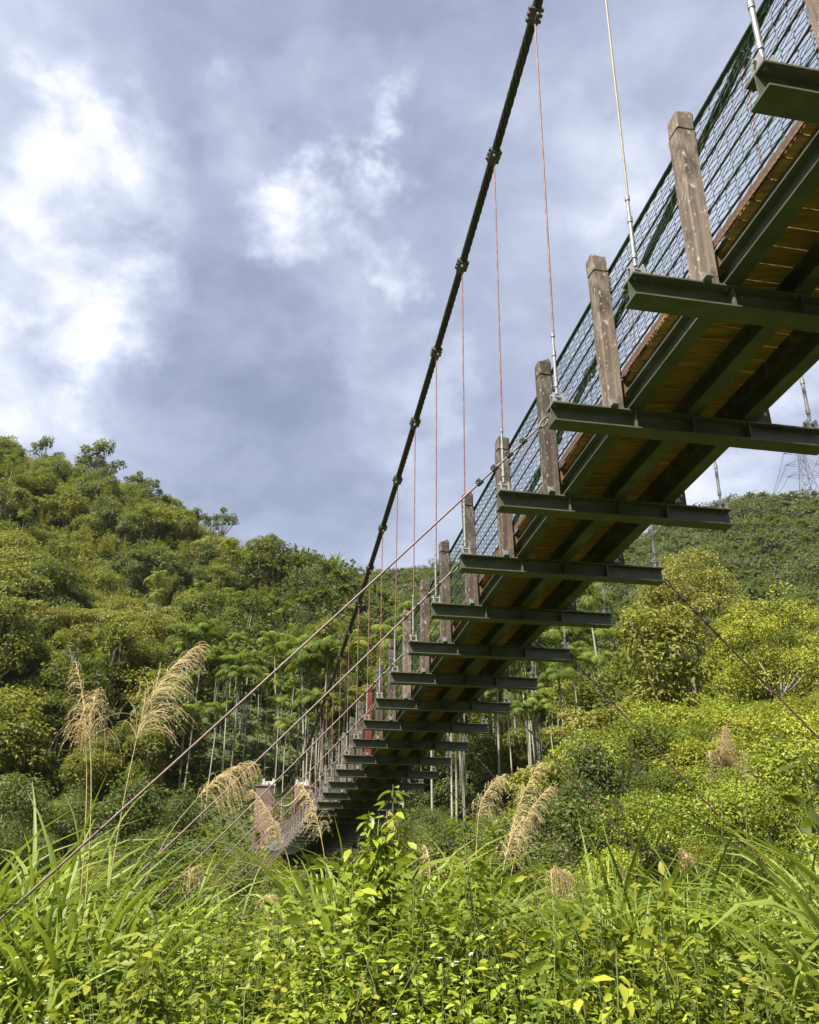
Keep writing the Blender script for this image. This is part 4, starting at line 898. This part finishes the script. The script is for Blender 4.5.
# ------------------------------------------------------------------ the tall leafy sapling in front of the deck, dark sprig at the right
def sapling(px, py_top, yf, seed, mat, label, leaf, n_, stems, spread, name='leafy_sapling', low=.25):
    T = unproj(px, py_top, yf); g = gz(T[0], T[1]); H = T[2] - g; r = np.random.default_rng(seed); root = empty(name, (T[0], T[1], g)); tag(root, label, 'sapling'); bs, bl = MB(), MB()
    for q in range(stems):
        a = r.uniform(0, 6.28); h = H * (1 if q == 0 else r.uniform(.6, .98)); o = 0 if q == 0 else spread * r.uniform(.4, 1); t = np.linspace(0, 1, 9)
        P = np.stack([np.cos(a) * o * t ** 1.2, np.sin(a) * o * t ** 1.2, -.1 + (h + .1) * t], 1) + np.cumsum(r.normal(0, .012, (9, 3)), 0); bs.tube(P, .011 * (1.2 - t), 5)
        s_ = r.uniform(low, 1.0, n_) ** .8; B = np.stack([np.interp(s_, t, P[:, j]) for j in range(3)], 1); az = np.arange(n_) * 2.4; el = r.normal(.1, .4, n_); D = np.stack([np.cos(az) * np.cos(el), np.sin(az) * np.cos(el), np.sin(el)], 1)
        br = r.uniform(.02, .16, n_) * (1.2 - s_); B2 = B + D * br[:, None]
        L = leaf * r.uniform(.6, 1.25, n_); bl.leaves(B2, D + [0, 0, -.3], unit(np.array([0, 0, 1.]) + r.normal(0, .45, (n_, 3))), L, L * .5, 0, np.clip(r.normal(.5, .22, n_), 0, .9), .1, .3, True)
    bs.build('stem', M['stem'], root); bl.build('foliage', M[mat], root); return root
sapling(392, 784, 5.6, 71, 'lf_weed', 'tall leafy sapling rising in front of the bridge deck', .085, 70, 7, .16)
sapling(352, 846, 5.4, 72, 'lf_weed_b', 'low leafy sapling just left of the tall one', .10, 34, 4, .15)
for (px, py, yf, sd, mat, lab) in ((548, 930, 4.2, 74, 'lf_weed', 'upright sapling with long leaves in the lower right centre'), (612, 948, 3.9, 75, 'lf_weed_b', 'pale sapling with big leaves left of the grass stand'), (330, 878, 5.0, 76, 'lf_weed_b', 'bright pale sapling in front of the tall one'), (255, 915, 4.5, 77, 'lf_weed', 'leafy sapling among the weeds left of centre'), (700, 905, 4.4, 78, 'lf_weed', 'slim sapling in the grass stand at the lower right'), (150, 950, 4.1, 79, 'lf_shrub', 'dark green sapling below the left grass clumps')):
    sapling(px, py, yf, sd, mat, lab, .09, 34, 4, .12)
sapling(795, 752, 4.6, 73, 'lf_dark', 'dark leaved sprig standing above the grass near the right edge', .13, 14, 2, .10, low=.7)
# ------------------------------------------------------------------ far things: pylon, hut, rubble
def pylon(px, py_base, yf, H):
    P = unproj(px, py_base, yf); g = gz(P[0], P[1]); root = empty('transmission_tower', (P[0], P[1], g)); tag(root, 'grey lattice power pylon on the far right ridge', 'pylon')
    H += P[2] - g + 1; b = MB(); w0, w1 = H * .12, H * .025
    def wd(z): return w0 + (w1 - w0) * min(1, z / (H * .82))
    lv = [H * q for q in (0, .17, .32, .45, .56, .66, .75, .83, .91, 1.0)]
    cs = [np.array([(sx * wd(z), sy * wd(z), z) for sx, sy in ((1, 1), (-1, 1), (-1, -1), (1, -1))]) for z in lv]
    for q in range(4): b.tube([c[q] for c in cs], .14, 4)
    for k in range(len(lv) - 1):
        for q in range(4):
            b.tube([cs[k][q], cs[k + 1][(q + 1) % 4]], .075, 3); b.tube([cs[k][(q + 1) % 4], cs[k + 1][q]], .075, 3); b.tube([cs[k + 1][q], cs[k + 1][(q + 1) % 4]], .075, 3)
    b.build('lattice', M['tower'], root); tips = []
    for z in (.66, .78, .90):
        for sg in (-1, 1):
            b = MB(); e = np.array([sg * H * .17, 0, H * z]); tips.append(e + [0, 0, -.8])
            for y_ in (-1, 1):
                b.tube([(sg * wd(H * z), y_ * wd(H * z), H * z), e], .08, 3); b.tube([(sg * wd(H * z), y_ * wd(H * z), H * (z + .055)), e], .08, 3)
            b.tube([e, e + [0, 0, -.9]], .12, 5)
            b.build('cross_arm', M['tower'], root)
    return np.array(root.location), tips
O, tips = pylon(809, 492, 300, 20)
for k, tp in enumerate(tips):
    a = O + tp; e = unproj(742 + (k % 2) * 20 + (k // 2) * 8, 530, 420); t = np.linspace(0, 1, 24)[:, None]; P = a + (e - a) * t - 4 * t * (1 - t) * np.array([0, 0, 3.]); b = MB(); b.tube(P, .075, 4, cap=False)
    o = b.build('power_line', M['tower']); tag(o, f"thin power line falling left from the {['lowest', 'middle', 'top'][k // 2]} {['left', 'right'][k % 2]} pylon arm", 'power line', 'power lines of the far pylon')

# ------------------------------------------------------------------ a little moist air over the valley
def add_haze(density):
    m, nt, out = new_mat('valley_haze'); v = nt.nodes.new('ShaderNodeVolumePrincipled'); v.inputs['Color'].default_value = (.86, .90, .96, 1); v.inputs['Density'].default_value = density; v.inputs['Anisotropy'].default_value = .3
    nt.links.new(v.outputs[0], out.inputs['Volume']); b = MB(); b.box((0, 0, 123), (3300, 3300, 276)); o = b.build('haze', m); tag(o, 'thin moist air softening the far hill', 'haze', kind='stuff')
add_haze(HAZE)
